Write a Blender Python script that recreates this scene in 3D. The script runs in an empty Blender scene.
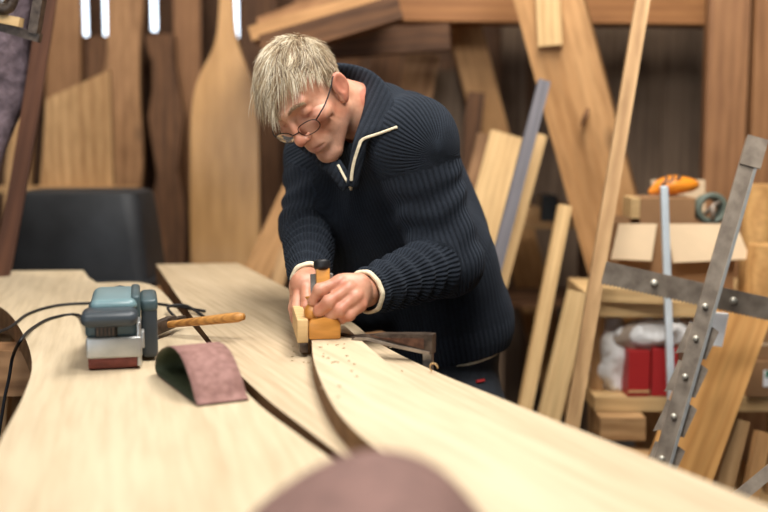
import bpy, bmesh, math, random
import numpy as np
from mathutils import Vector, Matrix, noise as mnoise
random.seed(7); np.random.seed(7)
C = bpy.context.scene.collection
R = math.radians
# ------------------------------------------------------------ camera
CZ = 1.26; PITCH = math.atan((256-130)/1067.0); F = 1067.0
cd = bpy.data.cameras.new('camera'); cam = bpy.data.objects.new('camera', cd); C.objects.link(cam)
cam.location = (0, 0, CZ); cam.rotation_euler = (R(90)-PITCH, 0, 0)
cd.sensor_width = 36; cd.lens = 36*F/768; cd.clip_start = 0.02
cd.dof.use_dof = True; cd.dof.focus_distance = 1.93; cd.dof.aperture_fstop = 2.0
bpy.context.scene.camera = cam
cp, sp = math.cos(PITCH), math.sin(PITCH)
RT = Vector((1, 0, 0)); UPV = Vector((0, sp, cp)); BK = Vector((0, -cp, sp))
def ray(px, py):
    return RT*((px-384)/F) + UPV*((256-py)/F) - BK
def W(px, py, Y):
    """real-world point seen at that place of the photo, at distance Y from the camera wall"""
    r = ray(px, py); return Vector((0, 0, CZ)) + r*(Y/r.y)
def B(px, py, z=0.88):
    r = ray(px, py); return Vector((0, 0, CZ)) + r*((z-CZ)/r.z)
def cdir(x, y, z):
    return (RT*x + UPV*y + BK*z)
# ------------------------------------------------------------ tagging
def tag(o, label=None, cat=None, group=None, kind=None):
    if label: o['label'] = label
    if cat: o['category'] = cat
    if group: o['group'] = group
    if kind: o['kind'] = kind
    return o
def empty(name, loc, rot=None, label=None, cat=None, group=None):
    o = bpy.data.objects.new(name, None); C.objects.link(o)
    M = Matrix.Translation(Vector(loc))
    if rot is not None: M = M @ rot.to_4x4()
    o.matrix_world = M; o.empty_display_size = .05
    return tag(o, label, cat, group)
def link(name, me, mat, parent=None, M=None, smooth=False, world=False):
    o = bpy.data.objects.new(name, me); C.objects.link(o)
    if mat: me.materials.append(mat)
    if smooth:
        for p in me.polygons: p.use_smooth = True
    if M is None: M = Matrix.Identity(4)
    if parent is not None:
        o.parent = parent
        if world and (parent.scale-Vector((1, 1, 1))).length > 1e-4:
            me.transform(wm(parent).inverted() @ M)
        elif world:
            o.matrix_parent_inverse = Matrix.Identity(4)
            o.matrix_basis = wm(parent).inverted() @ M
        else: o.matrix_basis = M
    else: o.matrix_basis = M
    return o
def wm(o):
    m = o.matrix_basis.copy()
    while o.parent: o = o.parent; m = o.matrix_basis @ m
    return m
def fin(bm, name, mat, parent=None, M=None, smooth=False, world=False, autos=False):
    bmesh.ops.recalc_face_normals(bm, faces=bm.faces)
    me = bpy.data.meshes.new(name); bm.to_mesh(me); bm.free()
    o = link(name, me, mat, parent, M, smooth, world)
    if autos:
        for p in me.polygons: p.use_smooth = True
        try: me.set_sharp_from_angle(angle=R(38))
        except Exception: pass
    return o
# ------------------------------------------------------------ mesh helpers
def box(bm, lo, hi, bev=0.0, seg=2, M=None, taper=None):
    lo = Vector(lo); hi = Vector(hi)
    r = bmesh.ops.create_cube(bm, size=1)
    vs = r['verts']
    for v in vs:
        t = Vector((v.co.x+.5, v.co.y+.5, v.co.z+.5))
        p = Vector((lo.x+(hi.x-lo.x)*t.x, lo.y+(hi.y-lo.y)*t.y, lo.z+(hi.z-lo.z)*t.z))
        if taper and t.z > .5:
            c = (lo+hi)/2; p.x = c.x+(p.x-c.x)*taper[0]; p.y = c.y+(p.y-c.y)*taper[1]
        v.co = p
    if bev > 0:
        es = list({e for v in vs for e in v.link_edges})
        g = bmesh.ops.bevel(bm, geom=es, offset=bev, segments=seg, profile=.5, affect='EDGES')
        vs = list({v for f in g['faces'] for v in f.verts} | {v for v in vs if v.is_valid})
    if M is not None: bmesh.ops.transform(bm, matrix=M, verts=[v for v in vs if v.is_valid])
    return vs
def tube(bm, pts, r, n=10, closed=False, cap=True):
    pts = [Vector(p) for p in pts]; N = len(pts); rings = []
    prev = None
    for i, p in enumerate(pts):
        a = pts[(i-1) % N] if (closed or i > 0) else p
        b = pts[(i+1) % N] if (closed or i < N-1) else p
        t = (b-a).normalized()
        if prev is None:
            u = t.cross(Vector((0, 0, 1)))
            if u.length < .1: u = t.cross(Vector((0, 1, 0)))
        else: u = prev - t*prev.dot(t)
        u.normalize(); prev = u; w = t.cross(u)
        rr = r[i] if isinstance(r, (list, tuple)) else r
        rings.append([bm.verts.new(p + (u*math.cos(2*math.pi*k/n) + w*math.sin(2*math.pi*k/n))*rr) for k in range(n)])
    for i in range(N if closed else N-1):
        A, D = rings[i], rings[(i+1) % N]
        for k in range(n): bm.faces.new((A[k], A[(k+1) % n], D[(k+1) % n], D[k]))
    if cap and not closed:
        bm.faces.new(rings[0]); bm.faces.new(rings[-1][::-1])
def cr(pts, n=8, closed=False):
    pts = [Vector(p) for p in pts]; N = len(pts); out = []
    for i in range(N if closed else N-1):
        if closed: p0, p1, p2, p3 = pts[i-1], pts[i], pts[(i+1) % N], pts[(i+2) % N]
        else: p0 = pts[max(i-1, 0)]; p1 = pts[i]; p2 = pts[i+1]; p3 = pts[min(i+2, N-1)]
        for k in range(n):
            t = k/n
            out.append(.5*((2*p1)+(p2-p0)*t+(2*p0-5*p1+4*p2-p3)*t*t+(3*p1-p0-3*p2+p3)*t**3))
    if not closed: out.append(pts[-1])
    return out
def prism(bm, poly, z0, z1, bev=0.0):
    """poly: list of (x, y); straight extrusion from z0 to z1"""
    a = [bm.verts.new((p[0], p[1], z0)) for p in poly]; b = [bm.verts.new((p[0], p[1], z1)) for p in poly]
    n = len(poly); bm.faces.new(a[::-1]); top = bm.faces.new(b)
    for i in range(n): bm.faces.new((a[i], a[(i+1) % n], b[(i+1) % n], b[i]))
    if bev: bmesh.ops.bevel(bm, geom=list(top.edges), offset=bev, segments=2, profile=.5, affect='EDGES')
def frame(x, y):
    """rotation with columns x (kept), y-ish, z"""
    x = Vector(x).normalized(); y = Vector(y); z = x.cross(y).normalized(); y = z.cross(x)
    return Matrix((x, y, z)).transposed()
def beam(name, p0, p1, w, t, mat, face=(0, -1, 0), parent=None, label=None, cat=None, group=None, kind=None, bev=.004, warp=0, taper=1, wob=0):
    """timber from p0 to p1 (ends of its centre line on its FRONT face); w across, t deep; 'face' is where the wide side looks"""
    p0 = Vector(p0); p1 = Vector(p1); d = p1-p0; L = d.length
    z = Vector(face); x = d.normalized(); z = (z-x*z.dot(x)).normalized(); y = z.cross(x)
    M = Matrix((x, y, z)).transposed().to_4x4(); M.translation = p0
    bm = bmesh.new(); N = max(2, int(L/.12)); rings = []
    sd = random.random()*50
    for i in range(N+1):
        s = i/N; k = 1+(taper-1)*s; o = warp*math.sin(math.pi*s)
        e1 = wob*mnoise.noise(Vector((s*L*4, sd, 0))); e2 = wob*mnoise.noise(Vector((s*L*4, sd+9, 0)))
        rings.append([bm.verts.new((s*L, a, b)) for a, b in ((-w/2*k+o+e1, -t), (w/2*k+o+e2, -t), (w/2*k+o+e2, 0), (-w/2*k+o+e1, 0))])
    for i in range(N):
        for k in range(4):
            bm.faces.new((rings[i][k], rings[i][(k+1) % 4], rings[i+1][(k+1) % 4], rings[i+1][k]))
    bm.faces.new(rings[0]); bm.faces.new(rings[-1][::-1])
    if bev:
        es = [e for e in bm.edges if e.calc_face_angle(0) > R(50)]
        bmesh.ops.bevel(bm, geom=es, offset=min(bev, t*.3), segments=2, profile=.5, affect='EDGES')
    if parent is not None:
        o = fin(bm, name, mat, parent, M, world=True)
    else:
        o = fin(bm, name, mat, None, M)
    return tag(o, label, cat, group, kind)
def slab(name, pts, ztop, th, ang, mat, label=None, cat=None, group=None, parent=None, bev=.003):
    """plank lying flat: outline pts (world), top height, thickness, grain direction"""
    c = sum((Vector((p[0], p[1], 0)) for p in pts), Vector())/len(pts)
    M = Matrix.Translation((c.x, c.y, ztop)) @ Matrix.Rotation(ang, 4, 'Z'); Mi = M.inverted()
    poly = [(Mi @ Vector((p[0], p[1], ztop)))[:2] for p in pts]
    bm = bmesh.new(); prism(bm, poly, -th, 0, bev)
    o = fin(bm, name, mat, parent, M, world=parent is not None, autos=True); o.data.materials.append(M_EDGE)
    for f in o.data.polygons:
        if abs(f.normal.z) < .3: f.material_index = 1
    return tag(o, label, cat, group)
# ------------------------------------------------------------ materials
def lin(c):
    return tuple(((v/255)/12.92 if v/255 <= .04045 else ((v/255+.055)/1.055)**2.4) for v in c) + (1,)
_mc = {}
def newmat(name):
    m = bpy.data.materials.new(name); m.use_nodes = True; nt = m.node_tree
    return m, nt, nt.nodes['Principled BSDF'], nt.nodes, nt.links
def wood(name, c1, c2, sc=1.0, rough=.6, dark=None, stretch=.12, knots=0.0, bump=.15, rings=.5, fine=.45):
    if name in _mc: return _mc[name]
    m, nt, b, N, L = newmat(name)
    tc = N.new('ShaderNodeTexCoord'); mp = N.new('ShaderNodeMapping'); L.new(tc.outputs['Object'], mp.inputs[0])
    oi = N.new('ShaderNodeObjectInfo'); 
    mp.inputs['Scale'].default_value = (stretch*sc, sc, sc)
    ad = N.new('ShaderNodeVectorMath'); ad.operation = 'ADD'; L.new(mp.outputs[0], ad.inputs[0])
    cmb = N.new('ShaderNodeCombineXYZ'); mu = N.new('ShaderNodeMath'); mu.operation = 'MULTIPLY'; mu.inputs[1].default_value = 17
    L.new(oi.outputs['Random'], mu.inputs[0])
    for k in range(3): L.new(mu.outputs[0], cmb.inputs[k])
    L.new(cmb.outputs[0], ad.inputs[1])
    n1 = N.new('ShaderNodeTexNoise'); n1.inputs['Scale'].default_value = 9; n1.inputs['Detail'].default_value = 5; n1.inputs['Distortion'].default_value = .6
    n2 = N.new('ShaderNodeTexNoise'); n2.inputs['Scale'].default_value = 70; n2.inputs['Detail'].default_value = 4
    n3 = N.new('ShaderNodeTexNoise'); n3.inputs['Scale'].default_value = 2.5; n3.inputs['Detail'].default_value = 2
    for n in (n1, n2, n3): L.new(ad.outputs[0], n.inputs['Vector'])
    wv = N.new('ShaderNodeTexWave'); wv.wave_type = 'BANDS'; wv.bands_direction = 'Y'; wv.inputs['Scale'].default_value = 11
    wv.inputs['Distortion'].default_value = 5; wv.inputs['Detail'].default_value = 2; wv.inputs['Detail Scale'].default_value = 1.2
    L.new(ad.outputs[0], wv.inputs['Vector'])
    mx = N.new('ShaderNodeMix'); mx.data_type = 'RGBA'; mx.inputs['A'].default_value = lin(c1); mx.inputs['B'].default_value = lin(c2)
    a = N.new('ShaderNodeMath'); a.operation = 'MULTIPLY_ADD'; L.new(wv.outputs['Fac'], a.inputs[0]); a.inputs[1].default_value = rings
    s = N.new('ShaderNodeMath'); s.operation = 'MULTIPLY_ADD'; L.new(n1.outputs['Fac'], s.inputs[0]); s.inputs[1].default_value = 1.6; s.inputs[2].default_value = -.55-rings*.35
    L.new(s.outputs[0], a.inputs[2])
    a.use_clamp = True
    L.new(a.outputs[0], mx.inputs['Factor'])
    mx2 = N.new('ShaderNodeMix'); mx2.data_type = 'RGBA'; mx2.blend_type = 'MULTIPLY'
    rp = N.new('ShaderNodeValToRGB'); rp.color_ramp.elements[0].position = .3; rp.color_ramp.elements[1].position = .6
    rp.color_ramp.elements[0].color = (.62, .58, .52, 1); rp.color_ramp.elements[1].color = (1, 1, 1, 1)
    L.new(n2.outputs['Fac'], rp.inputs[0]); L.new(mx.outputs['Result'], mx2.inputs['A']); L.new(rp.outputs[0], mx2.inputs['B']); mx2.inputs['Factor'].default_value = fine
    out = mx2.outputs['Result']
    if dark:
        mx3 = N.new('ShaderNodeMix'); mx3.data_type = 'RGBA'; mx3.inputs['B'].default_value = lin(dark)
        r3 = N.new('ShaderNodeValToRGB'); r3.color_ramp.elements[0].position = .54; r3.color_ramp.elements[1].position = .72
        L.new(n3.outputs['Fac'], r3.inputs[0]); L.new(r3.outputs[0], mx3.inputs['Factor']); L.new(out, mx3.inputs['A']); out = mx3.outputs['Result']
    if knots:
        tk = N.new('ShaderNodeMapping'); tk.inputs['Scale'].default_value = (2.2, 5, 5); L.new(tc.outputs['Object'], tk.inputs[0])
        a2 = N.new('ShaderNodeVectorMath'); a2.operation = 'ADD'; L.new(tk.outputs[0], a2.inputs[0]); L.new(cmb.outputs[0], a2.inputs[1])
        vo = N.new('ShaderNodeTexVoronoi'); vo.inputs['Scale'].default_value = 1; L.new(a2.outputs[0], vo.inputs['Vector'])
        r4 = N.new('ShaderNodeValToRGB'); r4.color_ramp.elements[0].position = .04; r4.color_ramp.elements[1].position = .13
        r4.color_ramp.elements[0].color = (1, 1, 1, 1); r4.color_ramp.elements[1].color = (0, 0, 0, 1)
        L.new(vo.outputs['Distance'], r4.inputs[0])
        km = N.new('ShaderNodeMath'); km.operation = 'MULTIPLY'; km.inputs[1].default_value = knots; L.new(r4.outputs[0], km.inputs[0])
        mx4 = N.new('ShaderNodeMix'); mx4.data_type = 'RGBA'; mx4.inputs['B'].default_value = tuple(v*.25 for v in lin(c2)[:3])+(1,)
        L.new(km.outputs[0], mx4.inputs['Factor']); L.new(out, mx4.inputs['A']); out = mx4.outputs['Result']
    L.new(out, b.inputs['Base Color'])
    b.inputs['Roughness'].default_value = rough; b.inputs['Specular IOR Level'].default_value = .3
    bu = N.new('ShaderNodeBump'); bu.inputs['Strength'].default_value = bump; bu.inputs['Distance'].default_value = .002
    L.new(n2.outputs['Fac'], bu.inputs['Height']); L.new(bu.outputs[0], b.inputs['Normal'])
    _mc[name] = m; return m
def plain(name, col, rough=.5, metal=0, var=.25, sc=20, bump=0.0, dist=.002, spec=.4, col2=None, coat=0):
    if name in _mc: return _mc[name]
    m, nt, b, N, L = newmat(name)
    tc = N.new('ShaderNodeTexCoord'); n = N.new('ShaderNodeTexNoise'); n.inputs['Scale'].default_value = sc; n.inputs['Detail'].default_value = 6
    L.new(tc.outputs['Object'], n.inputs['Vector'])
    mx = N.new('ShaderNodeMix'); mx.data_type = 'RGBA'; l = lin(col)
    mx.inputs['A'].default_value = tuple(v*(1-var) for v in l[:3])+(1,) if not col2 else lin(col2)
    mx.inputs['B'].default_value = tuple(min(1, v*(1+var*.6)) for v in l[:3])+(1,) if not col2 else l
    rp = N.new('ShaderNodeValToRGB'); rp.color_ramp.elements[0].position = .35; rp.color_ramp.elements[1].position = .65
    L.new(n.outputs['Fac'], rp.inputs[0]); L.new(rp.outputs[0], mx.inputs['Factor']); L.new(mx.outputs['Result'], b.inputs['Base Color'])
    b.inputs['Roughness'].default_value = rough; b.inputs['Metallic'].default_value = metal; b.inputs['Specular IOR Level'].default_value = spec
    b.inputs['Coat Weight'].default_value = coat
    if bump:
        bu = N.new('ShaderNodeBump'); bu.inputs['Strength'].default_value = bump; bu.inputs['Distance'].default_value = dist
        n4 = N.new('ShaderNodeTexNoise'); n4.inputs['Scale'].default_value = sc*4; n4.inputs['Detail'].default_value = 4; L.new(tc.outputs['Object'], n4.inputs['Vector'])
        L.new(n4.outputs['Fac'], bu.inputs['Height']); L.new(bu.outputs[0], b.inputs['Normal'])
    _mc[name] = m; return m
M_PALE = wood('pale_ash', (206, 188, 158), (190, 169, 136), 1.0, .55, stretch=.08, rings=.12, knots=.0)
M_PALE2 = wood('pale_ash_grained', (196, 176, 146), (172, 150, 118), 1.6, .6, stretch=.06, rings=.3)
M_EDGE = wood('shaded_sawn_edge', (132, 98, 64), (98, 68, 42), 2, .8)  # plank sides: brown sawn wood, with their shade painted into the colour
M_BRACE = wood('oak_brace', (196, 150, 100), (158, 112, 66), .8, .6, fine=.7, stretch=.15, knots=.6, rings=.3)
M_TAN = wood('tan_board', (168, 126, 86), (124, 86, 54), .7, .6, fine=.8, dark=(112, 76, 46), stretch=.2, knots=.5)
M_TAN2 = wood('light_tan_board', (194, 156, 110), (150, 112, 72), .7, .6, fine=.7, dark=(146, 106, 68), stretch=.2)
M_BROWN = wood('brown_board', (116, 80, 52), (72, 48, 32), .8, .7, fine=.8, dark=(52, 34, 24), stretch=.2)
M_RED = wood('red_brown_board', (154, 110, 72), (122, 82, 52), .8, .6, stretch=.15)
M_DARK = wood('dark_board', (124, 104, 86), (86, 70, 58), .9, .85, stretch=.15)
M_YEL = wood('yellow_batten', (216, 182, 130), (190, 152, 102), 1.2, .6, stretch=.1)
M_ORG = wood('orange_board', (206, 154, 92), (180, 126, 70), 1.0, .35, stretch=.1, rings=.7)
M_GREYW = wood('weathered_board', (112, 108, 112), (86, 84, 90), 1.2, .6, stretch=.1)
M_TOOLW = wood('plane_wood', (202, 140, 66), (166, 104, 42), 2.4, .35, stretch=.2)
M_HANDLE = wood('hammer_handle_wood', (196, 140, 74), (120, 78, 40), 4, .4, stretch=.3)
M_SMOOTH = wood('smooth_bottle_board', (204, 160, 108), (180, 136, 88), .5, .3, stretch=.2, knots=.4, rings=.3)
M_BARK = plain('bark', (112, 98, 104), .95, 0, .5, 30, .9, .01, .1)
M_CARD = plain('cardboard', (206, 180, 146), .85, 0, .08, 8)
M_CARD2 = plain('brown_cardboard', (150, 112, 76), .85, 0, .1, 8)
M_BLACK = plain('black_plastic', (30, 32, 35), .6, 0, .3, 14)
M_STEEL = plain('steel', (150, 146, 140), .38, .85, .3, 40, .2)
M_DSTEEL = plain('dark_steel', (96, 82, 70), .42, .5, .45, 60, .2, col2=(58, 47, 39))
M_OLDST = plain('old_steel', (164, 150, 134), .38, .45, .3, 30, .2, col2=(130, 117, 104))
M_ALU = plain('cast_aluminium', (172, 172, 168), .35, .6, .1, 40)
M_BOLT = plain('bolt', (190, 184, 170), .4, .5, .1)
M_TEAL = plain('teal_plastic', (66, 84, 88), .35, 0, .08, 10)
M_PTEAL = plain('pale_teal_plastic', (108, 134, 138), .3, 0, .08, 10)
M_CHAR = plain('charcoal_plastic', (56, 63, 68), .38, 0, .1, 10)
M_SAND = plain('sanding_grit', (150, 112, 104), .8, 0, .25, 90, .4, .001, col2=(126, 90, 82))
M_SANDR = plain('sanding_grit_red', (120, 66, 58), .85, 0, .25, 60, .4, .001)
M_BELTIN = plain('belt_backing', (56, 62, 40), .7, 0, .15, 60)
M_RUB = plain('rubber', (26, 26, 28), .5, 0, .1)
M_WHITE = plain('white_paper', (244, 244, 244), .6, 0, .03)
M_BAG = plain('white_sack', (228, 226, 222), .5, 0, .1, 12)
M_BEIGE = plain('beige_cloth', (168, 150, 132), .85, 0, .2, 12)
M_REDP = plain('red_card', (164, 36, 36), .5, 0, .12, 8)
M_ORANGE = plain('orange_plastic', (232, 140, 38), .4, 0, .08, 10)
M_GREEN = plain('grey_green_hose', (96, 104, 92), .5, 0, .15)
M_PIPE = plain('pale_blue_pipe', (200, 208, 212), .35, .1, .08)
M_CONC = plain('concrete', (92, 86, 80), .9, 0, .25, 4)
# ------------------------------------------------------------ surface nets (closed organic surfaces)
def surfnet(f, lo, hi, h):
    lo = np.array(lo, float); hi = np.array(hi, float); n = np.ceil((hi-lo)/h).astype(int)+1
    ax = [lo[i]+h*np.arange(n[i]) for i in range(3)]
    vals = np.empty(tuple(n), np.float32); st = max(1, int(4e5/(n[1]*n[2])))
    for i in range(0, n[0], st):
        X, Y, Z = np.meshgrid(ax[0][i:i+st], ax[1], ax[2], indexing='ij')
        vals[i:i+st] = f(np.stack([X.ravel(), Y.ravel(), Z.ravel()], 1)).reshape(X.shape)
    s = vals < 0; c = np.zeros(tuple(n-1), np.uint8)
    offs = [(a, b, d) for a in (0, 1) for b in (0, 1) for d in (0, 1)]
    sl = lambda A, o: A[o[0]:A.shape[0]-1+o[0], o[1]:A.shape[1]-1+o[1], o[2]:A.shape[2]-1+o[2]]
    for o in offs: c += sl(s, o)
    act = (c > 0) & (c < 8); ids = np.argwhere(act); idx = np.full(act.shape, -1, np.int64); idx[act] = np.arange(len(ids))
    acc = np.zeros((len(ids), 3)); cnt = np.zeros(len(ids))
    for a in offs:
        for k in range(3):
            if a[k]: continue
            b = list(a); b[k] = 1
            ia = ids+np.array(a); ib = ids+np.array(b)
            va = vals[ia[:, 0], ia[:, 1], ia[:, 2]]; vb = vals[ib[:, 0], ib[:, 1], ib[:, 2]]
            m = (va < 0) != (vb < 0); t = np.where(m, va/(va-vb+1e-12), 0)
            p = np.array(a, float)[None]+np.zeros((len(ids), 3)); p[:, k] += t
            acc[m] += p[m]; cnt[m] += 1
    co = lo+h*(ids+acc/cnt[:, None]); faces = []
    for k in range(3):
        u, v = (k+1) % 3, (k+2) % 3
        A = np.take(s, range(0, n[k]-1), k); D = np.take(s, range(1, n[k]), k)
        e = np.argwhere(A != D); e = e[(e[:, u] > 0) & (e[:, v] > 0) & (e[:, u] < n[u]-1) & (e[:, v] < n[v]-1)]
        q = []
        for du, dv in ((-1, -1), (0, -1), (0, 0), (-1, 0)):
            g = e.copy(); g[:, u] += du; g[:, v] += dv; q.append(idx[g[:, 0], g[:, 1], g[:, 2]])
        q = np.stack(q, 1); fl = s[e[:, 0], e[:, 1], e[:, 2]]; q[~fl] = q[~fl][:, ::-1]; faces.append(q)
    return co, np.concatenate(faces)
def npmesh(name, parts):
    V = []; Fc = []; o = 0
    for co, fa in parts: V.append(co); Fc.append(fa+o); o += len(co)
    V = np.concatenate(V); Fc = np.concatenate(Fc)
    me = bpy.data.meshes.new(name); me.vertices.add(len(V)); me.vertices.foreach_set('co', V.astype(np.float32).ravel())
    me.loops.add(Fc.size); me.loops.foreach_set('vertex_index', Fc.astype(np.int32).ravel())
    me.polygons.add(len(Fc)); me.polygons.foreach_set('loop_start', np.arange(0, Fc.size, 4, dtype=np.int32))
    me.update(calc_edges=True); me.validate()
    for p in me.polygons: p.use_smooth = True
    return me
def A3(v): return np.array(v[:], float)
def smin(a, b, k):
    h = np.clip(.5+.5*(b-a)/k, 0, 1); return b*(1-h)+a*h-k*h*(1-h)
def smax(a, b, k): return -smin(-a, -b, k)
def s_sph(p, c, r): return np.linalg.norm(p-np.array(c), axis=1)-r
def s_ell(p, c, r):
    r = np.array(r); q = (p-np.array(c))/r; l = np.linalg.norm(q, axis=1); g = np.linalg.norm(q/r, axis=1)+1e-9
    return l*(l-1)/g
def s_cap(p, a, b, ra, rb=None):
    rb = ra if rb is None else rb; a = np.array(a, float); b = np.array(b, float); d = b-a
    t = np.clip(((p-a)@d)/(d@d), 0, 1); return np.linalg.norm(p-a-t[:, None]*d, axis=1)-(ra+(rb-ra)*t)
def s_chain(p, pts, rs, k=.004):
    r = None
    for i in range(len(pts)-1):
        d = s_cap(p, pts[i], pts[i+1], rs[i], rs[i+1]); r = d if r is None else smin(r, d, k)
    return r
def vnoise(p, sc, seed=0.0):
    q = p*sc; s = seed*1.7
    return (np.sin(q[:, 0]*1.3+1.9*np.sin(q[:, 1]*.9+s)+s)+np.sin(q[:, 1]*1.7+1.6*np.sin(q[:, 2]*1.1+2*s))+np.sin(q[:, 2]*1.5+1.7*np.sin(q[:, 0]*1.2+3*s)))/3

# ============================================================ SETTING
bm = bmesh.new(); box(bm, (-3.2, -2.5, -.05), (3.4, 6.2, 0)); tag(fin(bm, 'floor', M_CONC), kind='structure')
bm = bmesh.new(); box(bm, (-3.2, -2.5, 3.1), (3.4, 6.2, 3.2)); tag(fin(bm, 'ceiling', M_DARK), kind='structure')
YW = 5.0
def vwall(name, y, x0, x1, gaps, mat, bw=.16, z1=3.1):
    bm = bmesh.new(); x = x0; gaps = sorted(gaps)
    rnd = random.Random(3)
    edges = [x0]+[v for g in gaps for v in (g[0], g[1])]+[x1]
    for i in range(0, len(edges), 2):
        a, b = edges[i], edges[i+1]; n = max(1, round((b-a)/bw))
        for k in range(n):
            u = a+(b-a)*k/n; v = a+(b-a)*(k+1)/n; dy = rnd.uniform(0, .012)
            box(bm, (u+.0, y+dy, 0), (v, y+.03+dy, z1), .003, 1)
    for g in gaps: box(bm, (g[0]-.002, y+.004, 0), (g[1]+.002, y+.03, g[2]), .002, 1)
    M = Matrix.Identity(4)
    return tag(fin(bm, name, mat), kind='structure')
M_WALL = wood('wall_board', (92, 66, 48), (62, 44, 34), .8, .85, stretch=1.0)
gp = []
for xa, xb, yb in ((82, 88, 39), (102.5, 107, 42), (150, 157, 31), (232, 238.5, 38)):
    a = W(xa, yb, YW); b = W(xb, yb, YW); gp.append((a.x, b.x, a.z))
vwall('wall_back', YW, -3.2, 3.4, gp, M_WALL)
bm = bmesh.new(); box(bm, (-3.25, -2.5, 0), (-3.2, 6.2, 3.1)); tag(fin(bm, 'wall_left', M_WALL), kind='structure')
bm = bmesh.new(); box(bm, (3.4, -2.5, 0), (3.45, 6.2, 3.1)); tag(fin(bm, 'wall_right', M_WALL), kind='structure')

bm = bmesh.new()
for a_, b_ in (((-3.2, -2.55, 0), (-2.6, -2.5, 3.1)), ((-.6, -2.55, 0), (3.4, -2.5, 3.1)), ((-2.6, -2.55, 2.5), (-.6, -2.5, 3.1))): box(bm, a_, b_)
tag(fin(bm, 'wall_front', M_WALL), kind='structure')
def leanb(name, a, b, Ya, Yb, wpx, t, mat, label, cat='board', group=None, face=(0, -1, 0), taper=1, wob=0, tofloor=True, w=None, warp=0):
    """long timber whose visible axis runs from photo point a (top) to b (bottom); runs on to the floor"""
    p0 = W(a[0], a[1], Ya); p1 = W(b[0], b[1], Yb)
    if tofloor:
        d = p1-p0; p1 = p0+d*((p0.z-.0)/-d.z)
    ww = w if w else wpx*Ya/F
    return beam(name, p1, p0, ww, t, mat, face, label=label, cat=cat, group=group, taper=taper, wob=wob, warp=warp)
# dark cladding behind the right half
# ------------------------------------------------------------ boards leaning on the left back wall
leanb('board', (62, -40), (62, 300), 4.80, 4.55, 34, .04, M_TAN, 'brown wide board leaning on back wall beneath the leftmost light slit', wob=.02)
leanb('board', (93, 36), (93, 300), 4.84, 4.62, 26, .03, M_BROWN, 'dark brown short board ending just below the two left light slits', wob=.02)
leanb('board', (124, -60), (124, 300), 4.84, 4.5, 38, .04, M_TAN, 'tall tan board standing just right of the second light slit', wob=.03)
leanb('board', (186, -60), (190, 300), 4.9, 4.62, 26, .035, M_RED, 'reddish straight board beside the bottle-shaped board', wob=.0)
leanb('board', (162, 34), (170, 300), 4.78, 4.38, 30, .04, M_BROWN, 'dark live-edge board with wavy sides, left of the reddish board', wob=.05)
leanb('board', (28, -60), (14, 300), 4.7, 4.3, 22, .035, M_TAN2, 'narrow light board standing behind the leaning bark slab', wob=.02)
leanb('board', (258, -20), (268, 300), 4.84, 4.6, 36, .035, M_BROWN, 'dark brown board behind the man\'s head', wob=.03)
# light board with a slanting cut top
def flatboard(name, pts, Y, t, mat, label, cat='board', group=None, tilt=.0):
    """upright board drawn by its outline at distance Y, foot on the floor; grain vertical"""
    P = [W(x, y, Y) for x, y in pts]; c = Vector((P[0].x, Y, 0))
    M = Matrix.Translation(c) @ Matrix.Rotation(-tilt, 4, 'X') @ frame((0, 0, 1), (1, 0, 0)).to_4x4(); Mi = M.inverted()
    # local: x up, y right, z toward the room's back
    bm = bmesh.new(); poly = [(p.z, p.x-c.x) for p in P]
    prism(bm, poly, -t if False else 0, t, .0)
    o = fin(bm, name, mat, None, M, autos=True); return tag(o, label, cat, group)
flatboard('board', [(46, 99), (109, 70), (113, 190), (116, 560), (34, 560), (40, 190)], 4.22, .035, M_TAN2, 'wide pale tan board with slanting cut top edge', tilt=-.0)
hb = cr([(221, -60), (219, 10), (214, 45), (197, 82), (191, 120), (190, 200), (191, 300), (192, 560)], 8)
hb += cr([(262, 560), (260, 300), (259, 200), (258, 120), (252, 82), (238, 45), (233, 10), (232, -60)], 8)
flatboard('bottle_shaped_board', [(p.x, p.y) for p in [Vector((q[0], q[1], 0)) for q in hb]] if False else [(q[0], q[1]) for q in [(v.x, v.y) for v in hb]], 4.1, .05, M_SMOOTH, 'smooth pale board shaped like a bottle with narrow neck at top', 'board')
# ledge line behind the tub
p = W(-10, 190, 4.1); q = W(135, 190, 4.1)
beam('ledge_board', (p.x-.3, 4.1, p.z), (q.x, 4.1, q.z), .02, .12, M_TAN2, (0, -1, 0), label='thin horizontal light wooden ledge behind the black tub', cat='ledge')
beam('ledge_batten', (p.x-.25, 4.16, 0), (p.x-.25, 4.16, p.z-.0105), .06, .04, M_TAN, (0, -1, 0), label='upright batten carrying the thin ledge behind the black tub', cat='batten')
# leaning bark slab at left edge
pts0 = W(22, -90, 2.75); 
rt = empty('bark_slab', W(-60, 300, 2.9), label='dark leaning slab with grey-purple bark at the left edge', cat='slab')
rt.location.z = 0
top = W(64, -120, 2.75); bot = W(-22, 330, 2.75); d = bot-top; bot = top+d*((top.z)/-d.z)
beam('slab_face', bot, top, .042, .05, wood('dark_red_edge', (96, 62, 44), (70, 44, 32), 1, .7), (.25, -1, 0), parent=rt, warp=-.03)
bm = bmesh.new()
N = 46; rows = []
for i in range(N+1):
    s = i/N; c = bot.lerp(top, s); row = []
    for k in range(13):
        a = math.pi*k/12; off = .03*mnoise.noise(Vector((s*9, a*2, 3)))+.006*mnoise.noise(Vector((s*60, a*9, 8)))
        row.append(bm.verts.new(c+Vector((-.178-(.16+off)*math.cos(a)*1.0-.0*math.sin(math.pi*s), .045-(.09+off)*math.sin(a), 0))))
    rows.append(row)
for i in range(N):
    for k in range(12): bm.faces.new((rows[i][k], rows[i][k+1], rows[i+1][k+1], rows[i+1][k]))
for r_ in (rows[0], rows[-1]): bm.faces.new(r_)
for i in range(N): bm.faces.new((rows[i][0], rows[i][12], rows[i+1][12], rows[i+1][0]))
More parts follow.
